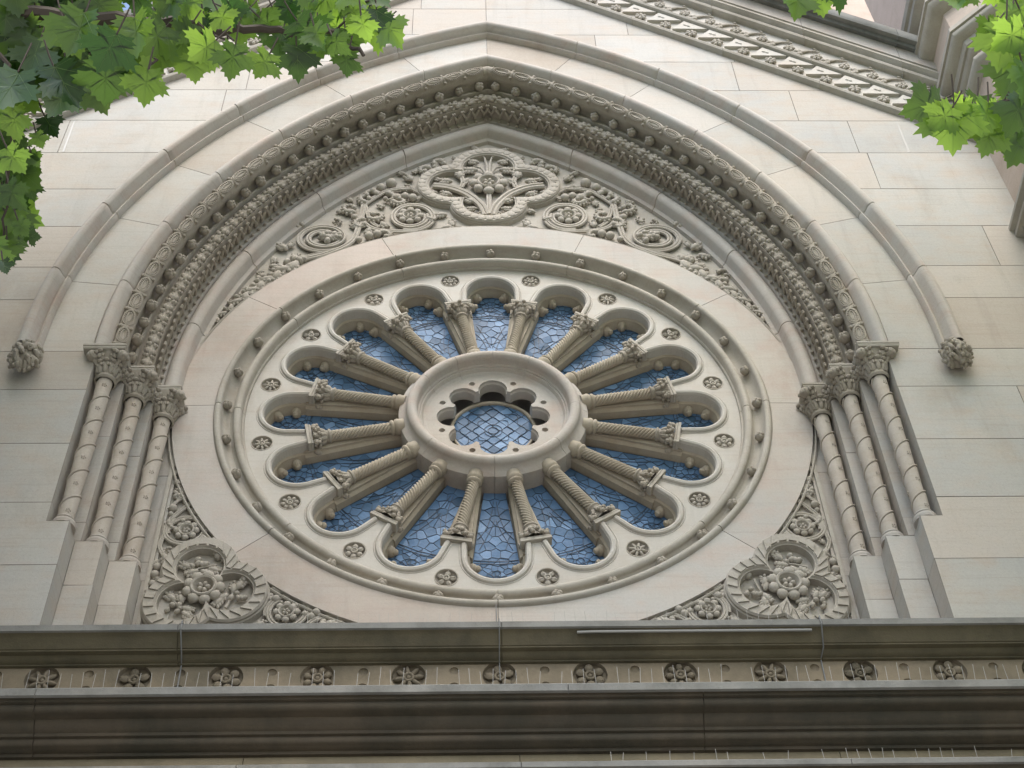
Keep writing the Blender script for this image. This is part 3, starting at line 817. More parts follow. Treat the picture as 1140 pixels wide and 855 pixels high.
# ================================================================== carved relief
PY = -.08
class Relief(MB):
    """carving on the panel plane: (x, z) along the wall, h = height off the panel"""
    def __init__(s, seed=0, y=PY): super().__init__(); s.q = random.Random(seed); s.y = y
    def p(s, x, z, h=0): return Vector((x, s.y-h, z))
    def b(s, x, z, r, h=.03, rh=None, el=1., a=0):
        s.blob(s.p(x, z, h), (r*el, r, rh or r), rotB(a), 9, 6)
    def stem(s, pts, r, h=.02, double=True):
        P = smooth_path(pts); n = len(P)
        if double:
            for d in (-.55, .55):
                Q = []
                for i, (x, z) in enumerate(P):
                    x0, z0 = P[max(i-1, 0)]; x1, z1 = P[min(i+1, n-1)]; l = math.hypot(x1-x0, z1-z0) or 1
                    Q.append(s.p(x-(z1-z0)/l*r*d, z+(x1-x0)/l*r*d, h))
                s.tube(Q, r*.62, 6)
        else: s.tube([s.p(x, z, h) for x, z in P], [r*(1-.5*i/n) for i in range(n)], 7)
    def flower(s, x, z, r, n=8, h=.06):
        for i in range(n):
            a = 2*pi*i/n
            s.blob(s.p(x+.76*r*math.cos(a), z+.76*r*math.sin(a), h*.8), (r*.27, r*.31, r*.22), rotB(a), 8, 6)
            s.blob(s.p(x+.92*r*math.cos(a), z+.92*r*math.sin(a), h*.7), (r*.12, r*.17, r*.14), rotB(a), 6, 5)
        P_ = [(.66, h*.7), (.64, h+.10*r), (.58, h+.16*r), (.50, h+.12*r), (.42, h*.75), (.30, h*.5), (.0, h*.5)]
        s.lathe([(r*k, hh) for k, hh in P_], 20, (x, s.y, z), BFRONT)
        for i in range(5):
            a = 2*pi*i/5; s.blob(s.p(x+.20*r*math.cos(a), z+.20*r*math.sin(a), h*.75), (r*.17, r*.13, r*.2), rotB(a), 7, 5)
    def leaf(s, x, z, r, a, h=.04, lobes=3):
        """fleshy lobed leaf or bud cluster pointing along a"""
        ca, sa = math.cos(a), math.sin(a)
        s.blob(s.p(x+.2*r*ca, z+.2*r*sa, h), (r*.72, r*.36, r*.34), rotB(a), 9, 6)
        for k in range(lobes):
            t = (k+1)/(lobes+1)
            for sg in (-1, 1):
                aa = a+sg*(1.15-.5*t); d = r*(.30+.25*t)
                s.blob(s.p(x+ca*r*(t*1.1-.35)+math.cos(aa)*d, z+sa*r*(t*1.1-.35)+math.sin(aa)*d, h*.9), (r*.34, r*.20, r*.24), rotB(aa), 7, 5)
        s.blob(s.p(x+r*ca, z+r*sa, h+.3*r*.3), (r*.24, r*.2, r*.24), rotB(a), 7, 5)
    def curl(s, x, z, r, a0, turn, n=8, th=.035, h=.035):
        """acanthus hook: lobes strung along a tightening curve"""
        px, pz, a = x, z, a0; L_ = r*2.2/n; pts = []
        for i in range(n):
            t = i/(n-1); pts.append((px, pz))
            k = th*(1.05-.45*t)
            s.blob(s.p(px, pz, h), (k*1.25, k*.9, k), rotB(a), 7, 5)
            oa = a-math.copysign(pi/2, turn)
            s.blob(s.p(px+math.cos(oa)*k*.9, pz+math.sin(oa)*k*.9, h*.9), (k*.55, k*.75, k*.7), rotB(a), 6, 5)
            px += math.cos(a)*L_; pz += math.sin(a)*L_; a += turn/n*(1+t)
        s.blob(s.p(px, pz, h+.01), (th*.85,)*3, None, 8, 6)
    def scroll(s, x, z, rx, rz, a0, turns, w_=.03, inner=.5, cw=1, double=True, h=.025):
        N_ = int(26*turns); P = []
        for i in range(N_+1):
            t = i/N_; k = 1-(1-inner)*t; a = a0+cw*2*pi*turns*t
            P.append((x+rx*k*math.cos(a), z+rz*k*math.sin(a)))
        s.stem(P, w_, h, double)
    def bunch(s, x, z, r, n, h=.035):
        for i in range(n):
            a = s.q.uniform(0, 6.28); d = r*math.sqrt(s.q.random()); k = r*s.q.uniform(.3, .48)
            s.blob(s.p(x+d*math.cos(a), z+d*math.sin(a), h), (k*1.1, k*.85, k), rotB(s.q.uniform(0, 6.28)), 7, 5)
class Bits:
    """each carved element becomes a part of its own"""
    NAMES = dict(leaf='carved_leaf', curl='leaf_curl', b='bud', bunch='leaf_cluster', stem='stem')
    def __init__(s, seed, parent): s.r = Relief(seed); s.q = s.r.q; s.parent = parent
    LOG = []
    def __getattr__(s, k):
        def f(*a, **kw):
            if k != 'stem': Bits.LOG.append((a[0], a[1]))
            r = Relief(0); r.q = s.q; getattr(r, k)(*a, **kw); r.build(Bits.NAMES[k], RELIEF, s.parent)
        return f
def smooth_path(pts, k=6):
    if len(pts) > 14 or len(pts) < 3: return pts
    out = []
    for i in range(len(pts)-1):
        p0, p1, p2, p3 = pts[max(i-1, 0)], pts[i], pts[i+1], pts[min(i+2, len(pts)-1)]
        for j in range(k):
            t = j/k
            out.append(tuple(.5*((2*p1[c])+(-p0[c]+p2[c])*t+(2*p0[c]-5*p1[c]+4*p2[c]-p3[c])*t*t+(-p0[c]+3*p1[c]-3*p2[c]+p3[c])*t**3) for c in (0, 1)))
    return out+[pts[-1]]
def foil_outline(cx, cz, dirs, d, r, n=150):
    out = []
    for i in range(n):
        a = 2*pi*i/n; best = 0
        for b in dirs:
            ox, oz = d*math.cos(b), d*math.sin(b); pr = ox*math.cos(a)+oz*math.sin(a); dd = r*r-(d*d-pr*pr)
            if dd >= 0: best = max(best, pr+math.sqrt(dd))
        out.append((cx+best*math.cos(a), cz+best*math.sin(a)))
    return out
def mirror(mb):
    mb.merge_v = None
    b = len(mb.v); V = [(-x, y, z) for x, y, z in mb.v]; F = [[b+i for i in reversed(f)] for f in mb.f]
    mb.v += V; mb.f += F; mb.m += mb.m[:]; mb.a += mb.a[:]
    return mb
# ---------------------------------------------------- top of the arch
tym = thing('tympanum_carving', 'carved relief of a quatrefoil and leafy scrolls in the point of the arch', 'stone carving', (0, PY, 3.4))
m = MB(); arc = [(3.2*math.cos(a), 3.2*math.sin(a)) for a in [pi-math.asin(.4/3.2)-(pi-2*math.asin(.4/3.2))*i/60 for i in range(61)]]
plate(m, [(-3.55, .4)]+arc+[(3.55, .4), (3.55, 3), (2.6, 5), (.3, 6.4), (-.3, 6.4), (-2.6, 5), (-3.55, 3)], [], PY, .1)
m.build('panel', MOULD, tym, smooth=False)
QX, QZ = 0, 4.40
D4 = [pi/2*k for k in range(4)]
def foil_frame(cx, cz, dirs, d, ro, ri, wz=1.0, top=.10):
    b = MB(); n = 150
    def lay(r, h, dd=d): return [(x, PY-h, cz+(z-cz)*wz) for x, z in foil_outline(cx, cz, dirs, dd, r, n)]
    b.grid([lay(ro+.01, 0), lay(ro, top*.55), lay(ro-.012, top*.62), lay(ro-.012, top*.82), lay(ro-.028, top), lay(ri+.022, top), lay(ri+.010, top*.8), lay(ri, top*.8), lay(ri-.004, 0)], False, True)
    return b
b = foil_frame(QX, QZ, D4, .44, .505, .335, .96)
mid = foil_outline(QX, QZ, D4, .44, .425, 600)
s_ = 0; last = mid[0]; acc = 0
for (x, z), (x2, z2) in zip(mid, mid[1:]+mid[:1]):
    acc += math.hypot(x2-x, z2-z)
    if acc > .098:
        acc = 0; zz = QZ+(z-QZ)*.96
        b.lathe([(.049, 0), (.049, .006), (.042, .010), (.0, .010)], 14, (x, PY-.099, zz), BFRONT)
        dx, dz = x2-x, z2-z; l = math.hypot(dx, dz)
        b.tube([(x+.056*dx/l-.0*dz+.015*math.cos(2*pi*i/8), PY-.102, zz+.056*dz/l+.015*math.sin(2*pi*i/8)) for i in range(8)], .006, 5, True)
b.build('quatrefoil_frame', RELIEF, tym)
r = Relief(1); r.flower(0, 4.44, .245, 8, .09); r.build('flower', RELIEF, tym)
r = Relief(2)
r.stem([(0, 3.70), (.0, 3.95), (0, 4.20)], .03, .05)
for sg in (-1, 1):
    r.stem([(sg*.035, 3.70), (sg*.10, 3.93), (sg*.27, 4.19), (sg*.50, 4.35), (sg*.72, 4.40)], .052, .055)
    r.stem([(sg*.02, 4.62), (sg*.02, 4.9), (sg*.05, 5.14)], .022, .045, False)
    r.stem([(sg*.03, 4.70), (sg*.10, 4.86), (sg*.20, 4.90)], .02, .045, False)
    r.stem([(sg*.36, 4.36), (sg*.33, 4.50), (sg*.36, 4.63)], .03, .05)
    r.curl(sg*.06, 3.71, .06, (pi if sg < 0 else 0)+sg*.5, -sg*1.8, 4, .03)
r.build('stem', RELIEF, tym)
r = Bits(3, tym)
for sg in (-1, 1):
    am = (lambda a: a) if sg > 0 else (lambda a: pi-a)
    r.leaf(sg*.20, 4.80, .12, am(-.1), .05); r.leaf(sg*.16, 5.0, .095, am(.2), .05); r.leaf(sg*.07, 5.15, .07, am(1.0), .05)
    r.leaf(sg*.38, 4.64, .12, am(1.6), .055); r.leaf(sg*.28, 4.55, .085, am(-1.0), .05); r.leaf(sg*.52, 4.52, .11, am(.1), .05); r.leaf(sg*.64, 4.56, .07, am(.6), .045)
    r.leaf(sg*.52, 4.22, .10, am(.3), .04); r.leaf(sg*.70, 4.26, .08, am(.0), .04); r.leaf(sg*.21, 4.03, .10, am(.6), .05); r.leaf(sg*.19, 3.86, .085, am(-.1), .05); r.leaf(sg*.10, 3.78, .05, am(-.6), .05)
for sg, nm in ((-1, 'left'), (1, 'right')):
    am = (lambda a: pi-a) if sg > 0 else (lambda a: a)      # angles written for the left half
    r = Relief(11)
    r.scroll(sg*.985, 3.69, .30, .32, am(-1.9), 1.35, .035, .62, -1 if sg > 0 else 1, h=.035)
    r.flower(sg*1.0, 3.70, .17, 8, .06)
    r.leaf(sg*.76, 3.64, .08, am(-.6), .05)
    r.build('flower_scroll', RELIEF, tym)
    r = Relief(12)
    r.scroll(sg*2.06, 3.22, .345, .31, am(-.7), 1.75, .034, .42, 1 if sg > 0 else -1, h=.035)
    r.leaf(sg*1.98, 3.20, .13, am(2.7), .05); r.leaf(sg*1.98, 3.20, .13, am(.2), .05); r.bunch(sg*1.97, 3.2, .12, 10, .06)
    r.build('leaf_scroll', RELIEF, tym)
    r = Relief(13)
    r.stem([(sg*.90, 3.36), (sg*1.25, 3.36), (sg*1.47, 3.43), (sg*1.60, 3.62), (sg*1.60, 3.9), (sg*1.56, 4.02), (sg*1.3, 4.30), (sg*.98, 4.36)], .030, .04)
    r.stem([(sg*1.60, 3.95), (sg*1.64, 3.45), (sg*1.72, 3.10), (sg*2.0, 2.86), (sg*2.33, 2.70), (sg*2.6, 2.40), (sg*2.85, 2.02)], .034, .04)
    r.stem([(sg*1.58, 3.95), (sg*1.50, 3.6), (sg*1.38, 3.45)], .024, .04)
    r.stem([(sg*1.0, 4.36), (sg*.86, 4.20), (sg*.94, 4.10)], .024, .04)
    r.stem([(sg*2.33, 2.70), (sg*2.20, 2.82), (sg*1.98, 2.90)], .024, .04)
    r.build('stem', RELIEF, tym)
    r = Bits(14, tym)
    for x, z, a, t, k in ((1.60, 4.02, 2.5, -3.2, .13), (1.74, 3.78, 3.0, -3.4, .16), (1.60, 3.60, 3.4, 3.2, .14), (1.50, 3.62, -.3, 3.2, .15), (1.30, 4.22, -.4, -2.6, .12),
                          (1.45, 4.22, 2.2, 2.4, .10), (1.22, 4.02, -.8, 3, .11), (2.36, 3.50, 2.4, 3.0, .08), (1.34, 3.32, .2, -2.4, .09), (.80, 4.86, 2.9, 2.8, .10), (.62, 5.02, 2.6, 2.2, .08)):
        r.curl(sg*x, z, k, am(a), t if sg < 0 else -t, 8, .042, .045)
    for x, z, k in ((1.27, 4.47, .075), (1.40, 4.36, .065), (1.50, 4.28, .05), (1.58, 4.20, .04), (1.18, 4.12, .06), (1.08, 4.16, .055), (.98, 4.12, .06), (1.50, 3.24, .06), (1.40, 3.28, .06), (1.62, 3.16, .045), (1.70, 3.66, .05)): r.b(sg*x, z, k, .05, k*.9)
    for x, z, k, a in ((.56, 3.42, .11, .4), (.42, 3.36, .10, -.3), (.48, 3.50, .09, 1.4), (.34, 3.42, .07, 0.), (2.52, 2.98, .11, 2.5), (2.46, 3.03, .07, 1.2), (1.02, 4.58, .10, 2.2), (.86, 4.66, .08, .8), (1.12, 4.72, .07, 2.6), (.58, 4.98, .08, 2.4), (.72, 4.90, .07, .9), (.42, 5.10, .06, 2.6)):
        r.leaf(sg*x, z, k, am(a), .045)
    for i in range(13):                       # leaves dwindling down the side of the ring
        t = i/12; a = R(140.5+13.5*1)-R(30)*(1-t)+R(5)*t
        a = R(132+26.5*t); rad_ = 3.53-.03*t
        k = .13*(1-t)**.8+.035
        x, z = rad_*math.cos(a), rad_*math.sin(a)
        r.leaf(-sg*x if sg > 0 else x, z, k, am(a+pi/2+.5*(-1)**i), .04, 2)
        if t < .8: r.bunch((-x if sg > 0 else x)+.05*sg*0, z+.05, k*.8, 4, .035)
def fill(parent, side, ok, box, gap, size, seed, tries=2600, most=60):
    q = random.Random(seed); r = Bits(seed, parent); pts = list(Bits.LOG); n = 0
    for _ in range(tries):
        x, z = q.uniform(*box[:2]), q.uniform(*box[2:])
        if not ok(x, z) or any((x*side-a)**2+(z-b)**2 < gap*gap for a, b in pts) or n >= most: continue
        k = size*q.uniform(.75, 1.2); a = q.uniform(0, 6.28)
        if q.random() < .62: r.leaf(side*x, z, k, a if side > 0 else pi-a, .03, q.choice((2, 3)))
        else: r.curl(side*x, z, k*1.2, a, q.choice((-3, 3)), 6, k*.30, .03)
        pts.append((side*x, z)); n += 1
def tym_ok(x, z):
    if math.hypot(x, z) < 3.56 or math.hypot(x+AC, z-AZ) > 5.97: return False
    if any(math.hypot(x-.44*math.cos(b), (z-QZ)/.96-.44*math.sin(b)) < .56 for b in D4): return False
    if math.hypot(x-.985, z-3.69) < .37 or math.hypot((x-2.06)/.40, (z-3.22)/.37) < 1: return False
    return True
for sg in (-1, 1): fill(tym, sg, tym_ok, (0.1, 3.3, 1.6, 5.5), .155, .085, 31+sg)
m = MB(); ring(m, [(3.435, -.06), (3.435, -.135), (3.45, -.145), (3.462, -.135), (3.465, -.06)], 200); 
m.build('fillet', MOULD, tym)
# ---------------------------------------------------- lower corners
for sg, nm in ((-1, 'left'), (1, 'right')):
    am = (lambda a: pi-a) if sg > 0 else (lambda a: a)
    sp = thing('spandrel_carving', 'carved trefoil and flower scrolls filling the lower %s corner of the arch' % nm, 'stone carving', (sg*2.8, PY, -3.3))
    m = MB(); arc = [(sg*3.2*math.cos(a), 3.2*math.sin(a)) for a in [-R(5)-R(80)*i/40 for i in range(41)]]
    plate(m, [(sg*3.42, -.28)]+arc+[(arc[-1][0], -4.4), (sg*3.42, -4.4)], [], PY, .1)
    m.build('panel', MOULD, sp, smooth=False)
    m = MB(); m.box(sg*3.30-.02, sg*3.30+.02, PY-.05, PY, -4.3, -.7); m.build('border', MOULD, sp, smooth=False)
    TX, TZ = sg*2.755, -2.70
    dirs = [am(R(105)), am(R(225)), am(R(345))]
    b = foil_frame(TX, TZ, dirs, .255, .375, .225, 1.05, .11)
    for k in range(33):
        a = 2*pi*k/33
        O = foil_outline(TX, TZ, dirs, .255, .345, 330); I_ = foil_outline(TX, TZ, dirs, .255, .245, 330)
        i = int(330*k/33); p0 = O[i-2]; p1 = I_[i-2]; 
        Mi = foil_outline(TX, TZ, dirs, .255, .255, 330)
        aL, aR = Mi[i-4], Mi[(i+4) % 330]; tp = O[i]
        def q3(p, h): return (p[0], PY-h, TZ+(p[1]-TZ)*1.05)
        b.add([q3(aL, .108), q3(aR, .108), q3(tp, .108), q3(aL, .127), q3(aR, .127), q3(tp, .127)], [(3, 4, 5), (0, 1, 4, 3), (1, 2, 5, 4), (2, 0, 3, 5)])
    b.build('trefoil_frame', RELIEF, sp)
    r = Relief(21); r.flower(TX, TZ, .20, 9, .09); r.build('flower', RELIEF, sp)
    r = Bits(22, sp)
    for k, dd in enumerate(dirs):
        c = (TX+.28*math.cos(dd), TZ+.29*math.sin(dd)); p_ = dd+pi/2
        r.stem([(c[0]-.16*math.cos(p_), c[1]-.16*math.sin(p_)), c, (c[0]+.15*math.cos(p_+.3), c[1]+.15*math.sin(p_+.3))], .014, .04, False)
        for j in range(4):
            a = p_+pi*(j % 2)*.8+r.q.uniform(-.6, .6); d = .07+.05*(j//2)
            r.leaf(c[0]+d*math.cos(a), c[1]+d*math.sin(a), .085, a+r.q.uniform(-.5, .5), .045)
        r.bunch(c[0]+.07*math.cos(dd), c[1]+.07*math.sin(dd), .08, 5, .045)
    r = Relief(23)
    r.scroll(sg*3.04, -1.90, .205, .195, am(2.2), 1.2, .024, .85, -1 if sg > 0 else 1, h=.035); r.flower(sg*3.03, -1.91, .125, 8, .05)
    r.build('flower_scroll', RELIEF, sp)
    r = Relief(24)
    r.scroll(sg*1.955, -2.98, .195, .205, am(3.4), 1.2, .024, .85, 1 if sg > 0 else -1, h=.035); r.flower(sg*1.96, -2.985, .125, 8, .05)
    r.build('flower_scroll', RELIEF, sp)
    r = Relief(25)
    r.scroll(sg*1.58, -3.24, .20, .20, am(3.3), .9, .024, .8, 1 if sg > 0 else -1, h=.035); r.leaf(sg*1.6, -3.2, .12, am(.3), .05); r.bunch(sg*1.55, -3.22, .1, 5)
    r.build('leaf_scroll', RELIEF, sp)
    r = Bits(26, sp)
    r.stem([(sg*3.22, -1.95), (sg*3.22, -1.78), (sg*3.12, -1.62), (sg*3.02, -1.48), (sg*3.06, -1.32)], .022, .035)
    r.stem([(sg*3.25, -1.60), (sg*3.12, -1.38), (sg*3.13, -1.22)], .016, .035)
    r.stem([(sg*3.22, -1.9), (sg*3.26, -2.1), (sg*3.2, -2.25)], .02, .035)
    for x, z, a, t, k in ((3.20, -1.42, .3, 4.0, .11), (3.22, -1.22, .6, -4., .10), (3.08, -1.34, -1.2, -2.5, .10), (3.22, -1.8, -1.2, 2.6, .12), (2.84, -2.02, -1.3, 2.8, .10), (2.62, -2.16, -.9, 1.5, .10), (2.30, -2.50, -.9, 1.5, .11), (2.10, -2.70, -.7, 2.2, .10), (1.84, -2.80, -.6, -2.4, .09)):
        r.curl(sg*x, z, k, am(a), t if sg < 0 else -t, 7, .03, .035)
    for x, z, k in ((3.205, -1.60, .045), (3.215, -1.68, .03), (2.96, -1.66, .04), (2.90, -1.62, .035), (3.245, -2.5, .045), (3.25, -2.62, .04), (3.24, -2.40, .04), (3.28, -2.72, .03), (2.50, -2.28, .035), (2.42, -2.38, .035), (2.2, -2.62, .03), (1.68, -3.0, .045), (2.74, -2.06, .04), (2.9, -1.70, .03)): r.b(sg*x, z, k, .04, k)
    for x, z, k, a in ((3.19, -2.26, .09, -1.2), (3.26, -2.32, .06, -2), (3.25, -1.08, .06, 1.4), (3.265, -.98, .04, 1.4), (3.28, -.90, .03, 1.5), (3.2, -2.56, .06, 2.4), (3.0, -1.62, .07, -.4), (2.21, -3.14, .08, .4), (2.32, -3.2, .07, 2.), (2.12, -2.82, .07, 2.0), (1.76, -2.92, .06, .3), (1.40, -3.16, .06, 0), (1.45, -3.10, .05, .6), (3.3, -3.12, .05, 1.5), (3.24, -3.18, .06, .5), (2.55, -2.20, .06, -.6), (2.36, -2.43, .06, -.6)):
        r.leaf(sg*x, z, k, am(a), .035, 2)
    def sp_ok(x, z):
        if math.hypot(x, z) < 3.53 or x > 3.25 or z < -3.3: return False
        if any(math.hypot(x-sg*TX-.255*math.cos(b), (z-TZ)/1.05-.255*math.sin(b)) < .42 for b in ([d_ if sg > 0 else pi-d_ for d_ in dirs])): return False
        return math.hypot(x-3.04, z+1.90) > .25 and math.hypot(x-1.955, z+2.98) > .25
    fill(sp, sg, sp_ok, (1.3, 3.26, -3.3, -.8), .10, .055, 41+sg, 2600, 40)
    m = MB(); e_ = Relief(7)
    for i in range(26):
        a = R(218+28*i/25); e_.b(sg*-3.50*math.cos(a), 3.50*math.sin(a), .022+.012*(i % 3), .03)
    e_.build('bead_string', RELIEF, sp)
    m = MB()
    rows = [[(sg*rr*math.cos(R(-23-45*i/50)), yy, rr*math.sin(R(-23-45*i/50))) for rr, yy in ((3.435, -.06), (3.435, -.13), (3.45, -.14), (3.462, -.13), (3.465, -.06))] for i in range(51)]
    m.grid(rows); m.build('fillet', MOULD, sp)

# ================================================================== string course and cornice below
def extrude_x(mb, prof, x0, x1, joints=(), mi=0):
    xs = [x0, x1]
    for j in joints: xs += [j-.004, j, j+.004]
    xs = sorted(xs); cy = max(p[0] for p in prof); rows = []
    for x in xs:
        if x in joints: rows.append([(x, y+.012, z) for y, z in prof])
        else: rows.append([(x, y, z) for y, z in prof])
    mb.grid(rows, mi=mi)
sc = thing('string_course', 'stained sandstone band of carved roundels running under the rose window', 'frieze', (0, -1, -4.7))
m = MB()
extrude_x(m, [(-.60, -4.02), (-1.22, -4.115), (-1.235, -4.125), (-1.235, -4.185), (-1.215, -4.19)], -9, 9, (-2.65, .0, 2.65, 5.1, -5.2))
m.build('ledge', LEDGE, sc, smooth=False)
m = MB()
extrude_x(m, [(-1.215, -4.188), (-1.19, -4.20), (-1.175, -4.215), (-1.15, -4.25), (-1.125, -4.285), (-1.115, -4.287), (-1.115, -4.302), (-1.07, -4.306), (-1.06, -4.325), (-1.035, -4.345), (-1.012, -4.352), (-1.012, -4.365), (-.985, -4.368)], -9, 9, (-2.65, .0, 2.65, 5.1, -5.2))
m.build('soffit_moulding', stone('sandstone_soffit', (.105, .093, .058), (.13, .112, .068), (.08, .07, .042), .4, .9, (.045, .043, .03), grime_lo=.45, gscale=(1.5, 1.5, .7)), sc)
FR = stone('sandstone_frieze', (.215, .18, .125), (.25, .205, .14), (.18, .15, .10), .25, .8, (.07, .065, .045), grime_lo=.46, gscale=(1.2, 1, .8))
m = MB(); xs = [.742*k-.02 for k in range(-11, 12)]
plate(m, [(-9, -4.80), (9, -4.80), (9, -4.36), (-9, -4.36)], [circle(x, -4.485, .142, 24) for x in xs]+[circle(x+.371, -4.435, .04, 14) for x in xs[:-1]]+[circle(x+.371, -4.60, .045, 14) for x in xs[:-1]], -.985, -.90)
m.box(-9, 9, -.905, -.6, -4.85, -4.05)
m.build('frieze', FR, sc, smooth=False)
m = MB(); m.lathe([(.045, 0), (.036, -.014), (.018, -.022), (.001, -.024)], 14, (0, 0, 0), BFRONT); dish = m.mesh('drilled_dish', FR)
for x in xs[:-1]:
    for z_ in (-4.435, -4.60): link('drilled_dish', dish, sc, Matrix.Translation((x+.371, -.981, z_)))
CR_ = stone('sandstone_frieze_carved', (.23, .195, .14), (.26, .22, .155), (.19, .16, .11), .5, .6, (.03, .03, .02), grime_lo=.42)
fme = [roundel(k, .142, .042).mesh('roundel_flower', CR_) for k in range(4)]
for i, x in enumerate(xs):
    link('roundel_flower', fme[(i*3+1) % 4], sc, Matrix.Translation((x, -.975, -4.485)) @ Matrix.Rotation(.3*i, 4, 'Y'))
co = thing('cornice', 'soot dark projecting cornice of stacked mouldings along the bottom of the view', 'cornice', (0, -1, -5.6))
m = MB(); extrude_x(m, [(-.95, -4.80), (-1.40, -4.92), (-1.41, -4.93), (-1.41, -4.995), (-1.385, -5.0)], -9, 9, (-3.6, .5, 4.3)); m.build('ledge', LEDGE, co, smooth=False)
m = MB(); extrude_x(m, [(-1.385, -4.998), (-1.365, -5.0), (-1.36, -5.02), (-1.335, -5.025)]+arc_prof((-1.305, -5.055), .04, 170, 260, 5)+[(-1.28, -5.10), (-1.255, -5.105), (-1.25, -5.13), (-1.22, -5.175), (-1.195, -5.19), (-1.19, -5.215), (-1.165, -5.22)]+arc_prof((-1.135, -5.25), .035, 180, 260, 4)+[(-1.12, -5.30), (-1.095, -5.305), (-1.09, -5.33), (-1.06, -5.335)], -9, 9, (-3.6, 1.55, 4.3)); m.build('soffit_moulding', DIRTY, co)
m = MB(); extrude_x(m, [(-1.06, -5.333), (-1.06, -5.52)], -9, 9, (-2.0, .12, 2.6)); m.build('fascia', stone('sandstone_fascia', (.19, .165, .105), (.22, .185, .12), (.155, .13, .08), .3, .7, (.07, .065, .04), grime_lo=.45, gscale=(1.2, 1, .8)), co, smooth=False)
m = MB(); extrude_x(m, [(-1.06, -5.51), (-1.30, -5.58), (-1.31, -5.59), (-1.31, -5.635), (-1.29, -5.64)], -9, 9, (-2.0, .12, 2.6)); m.build('lower_ledge', LEDGE, co, smooth=False)
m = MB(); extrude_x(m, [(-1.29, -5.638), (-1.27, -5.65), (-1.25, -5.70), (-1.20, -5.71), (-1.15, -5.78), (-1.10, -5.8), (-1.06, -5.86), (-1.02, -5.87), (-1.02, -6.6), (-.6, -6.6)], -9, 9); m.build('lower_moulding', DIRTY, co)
# bird spikes
def spikes(name, label, x0, x1, y, z, h, gap, skip=0.):
    b = MB(); q = random.Random(9); x = x0
    b.box(x0, x1, y-.006, y+.006, z-.012, z+.001)
    while x < x1:
        if q.random() > skip:
            b.tube([(x, y, z), (x+q.uniform(-.012, .012), y-q.uniform(0, .03), z+h*q.uniform(.8, 1.1))], .0019, 4)
        x += gap*q.uniform(.93, 1.07)
    tag(b.build(name, SPIKE), label, 'bird spikes')
spikes('bird_spike_strip', 'row of fine pale bird spikes along the ledge under the rose window', -1.6, 3.2, -1.20, -4.108, .11, .085, .12)
spikes('bird_spike_strip', 'row of fine pale bird spikes in front of the frieze of carved roundels', -8, 8, -1.385, -4.912, .15, .088, .1)
spikes('bird_spike_strip', 'row of fine pale bird spikes on the lowest ledge of the dark cornice', .8, 5.5, -1.285, -5.573, .08, .09, .35)
spikes('bird_spike_strip', 'short row of bird spikes on top of the outer right column capital', 3.84, 4.22, -.93, ZS+.075, .07, .075)
m = MB(); pts = [(-.02, -.205, -2.99), (-.018, -.20, -3.3), (-.02, -.19, -3.9), (-.02, -1.24, -4.10), (-.02, -1.246, -4.19), (-.02, -1.10, -4.33), (-.02, -1.0, -4.37), (-.015, -1.0, -4.55)]
m.tube(pts, .0045, 6); tag(m.build('cable', CABLE), 'thin grey cable dropping down the middle from the wheel rim over the frieze', 'cable')
for x, lab in ((-2.62, 'thin grey cable crossing the ledge and frieze below the left trefoil'), (2.64, 'thin grey cable crossing the ledge and frieze below the right trefoil')):
    m = MB(); m.tube([(x, -1.0, -4.07), (x, -1.245, -4.10), (x, -1.25, -4.19), (x+.01, -1.12, -4.33), (x, -1.0, -4.36), (x, -.995, -4.62)], .006, 6); tag(m.build('cable', CABLE), lab, 'cable')
m = MB(); m.tube([(.62, -1.20, -4.218), (.75, -1.205, -4.218), (2.56, -1.205, -4.218)], .012, 8); tag(m.build('conduit_pipe', FLASH), 'pale straight pipe fixed under the ledge right of the middle', 'pipe')

# ================================================================== raking gable bands
RS, RC = .6282, .7781
def rk(side, x, n, y): return Vector((side*x, y, 9.2+n/RC-.808*x))
def rake_dir(side): return Vector((side*RC, 0, -RS)), Vector((side*RS, 0, RC))
fl = Relief(5, 0.)
for i in range(6):
    a = 2*pi*i/6; fl.blob((.055*math.cos(a), -.02, .055*math.sin(a)), (.036, .03, .03), rotB(a), 7, 5)
fl.tube([(.03*math.cos(2*pi*i/8), -.04, .03*math.sin(2*pi*i/8)) for i in range(8)], .012, 5, True); fl.blob((0, -.015, 0), (.03, .03, .03))
fl_me = fl.mesh('flower', RELIEF)
sprig_me = {}
for side in (-1, 1):
    e, n_ = rake_dir(side); sprig = MB()
    def at0(du, n): return e*du+n_*n
    base = at0(.02, .66); tip = at0(.26, .86); mid = at0(.12, .80)
    sprig.tube([base, base.lerp(mid, .6), mid, mid.lerp(tip, .6)+n_*.02, tip], [.022, .020, .016, .014, .008], 6)
    for d1, d2, rr in ((-.04, .02, .035), (.02, -.04, .035), (-.02, -.05, .03), (.05, .0, .03), (-.06, -.03, .022), (.0, .06, .028)):
        sprig.blob(base+e*d1+n_*d2, (rr*1.1, rr*.9, rr), None, 7, 5)
    sprig.blob(at0(.16, .90), (.035, .015, .015), rotB(math.atan2(e.z, e.x)), 7, 5)
    sprig_me[side] = sprig.mesh('leaf_sprig', RELIEF)
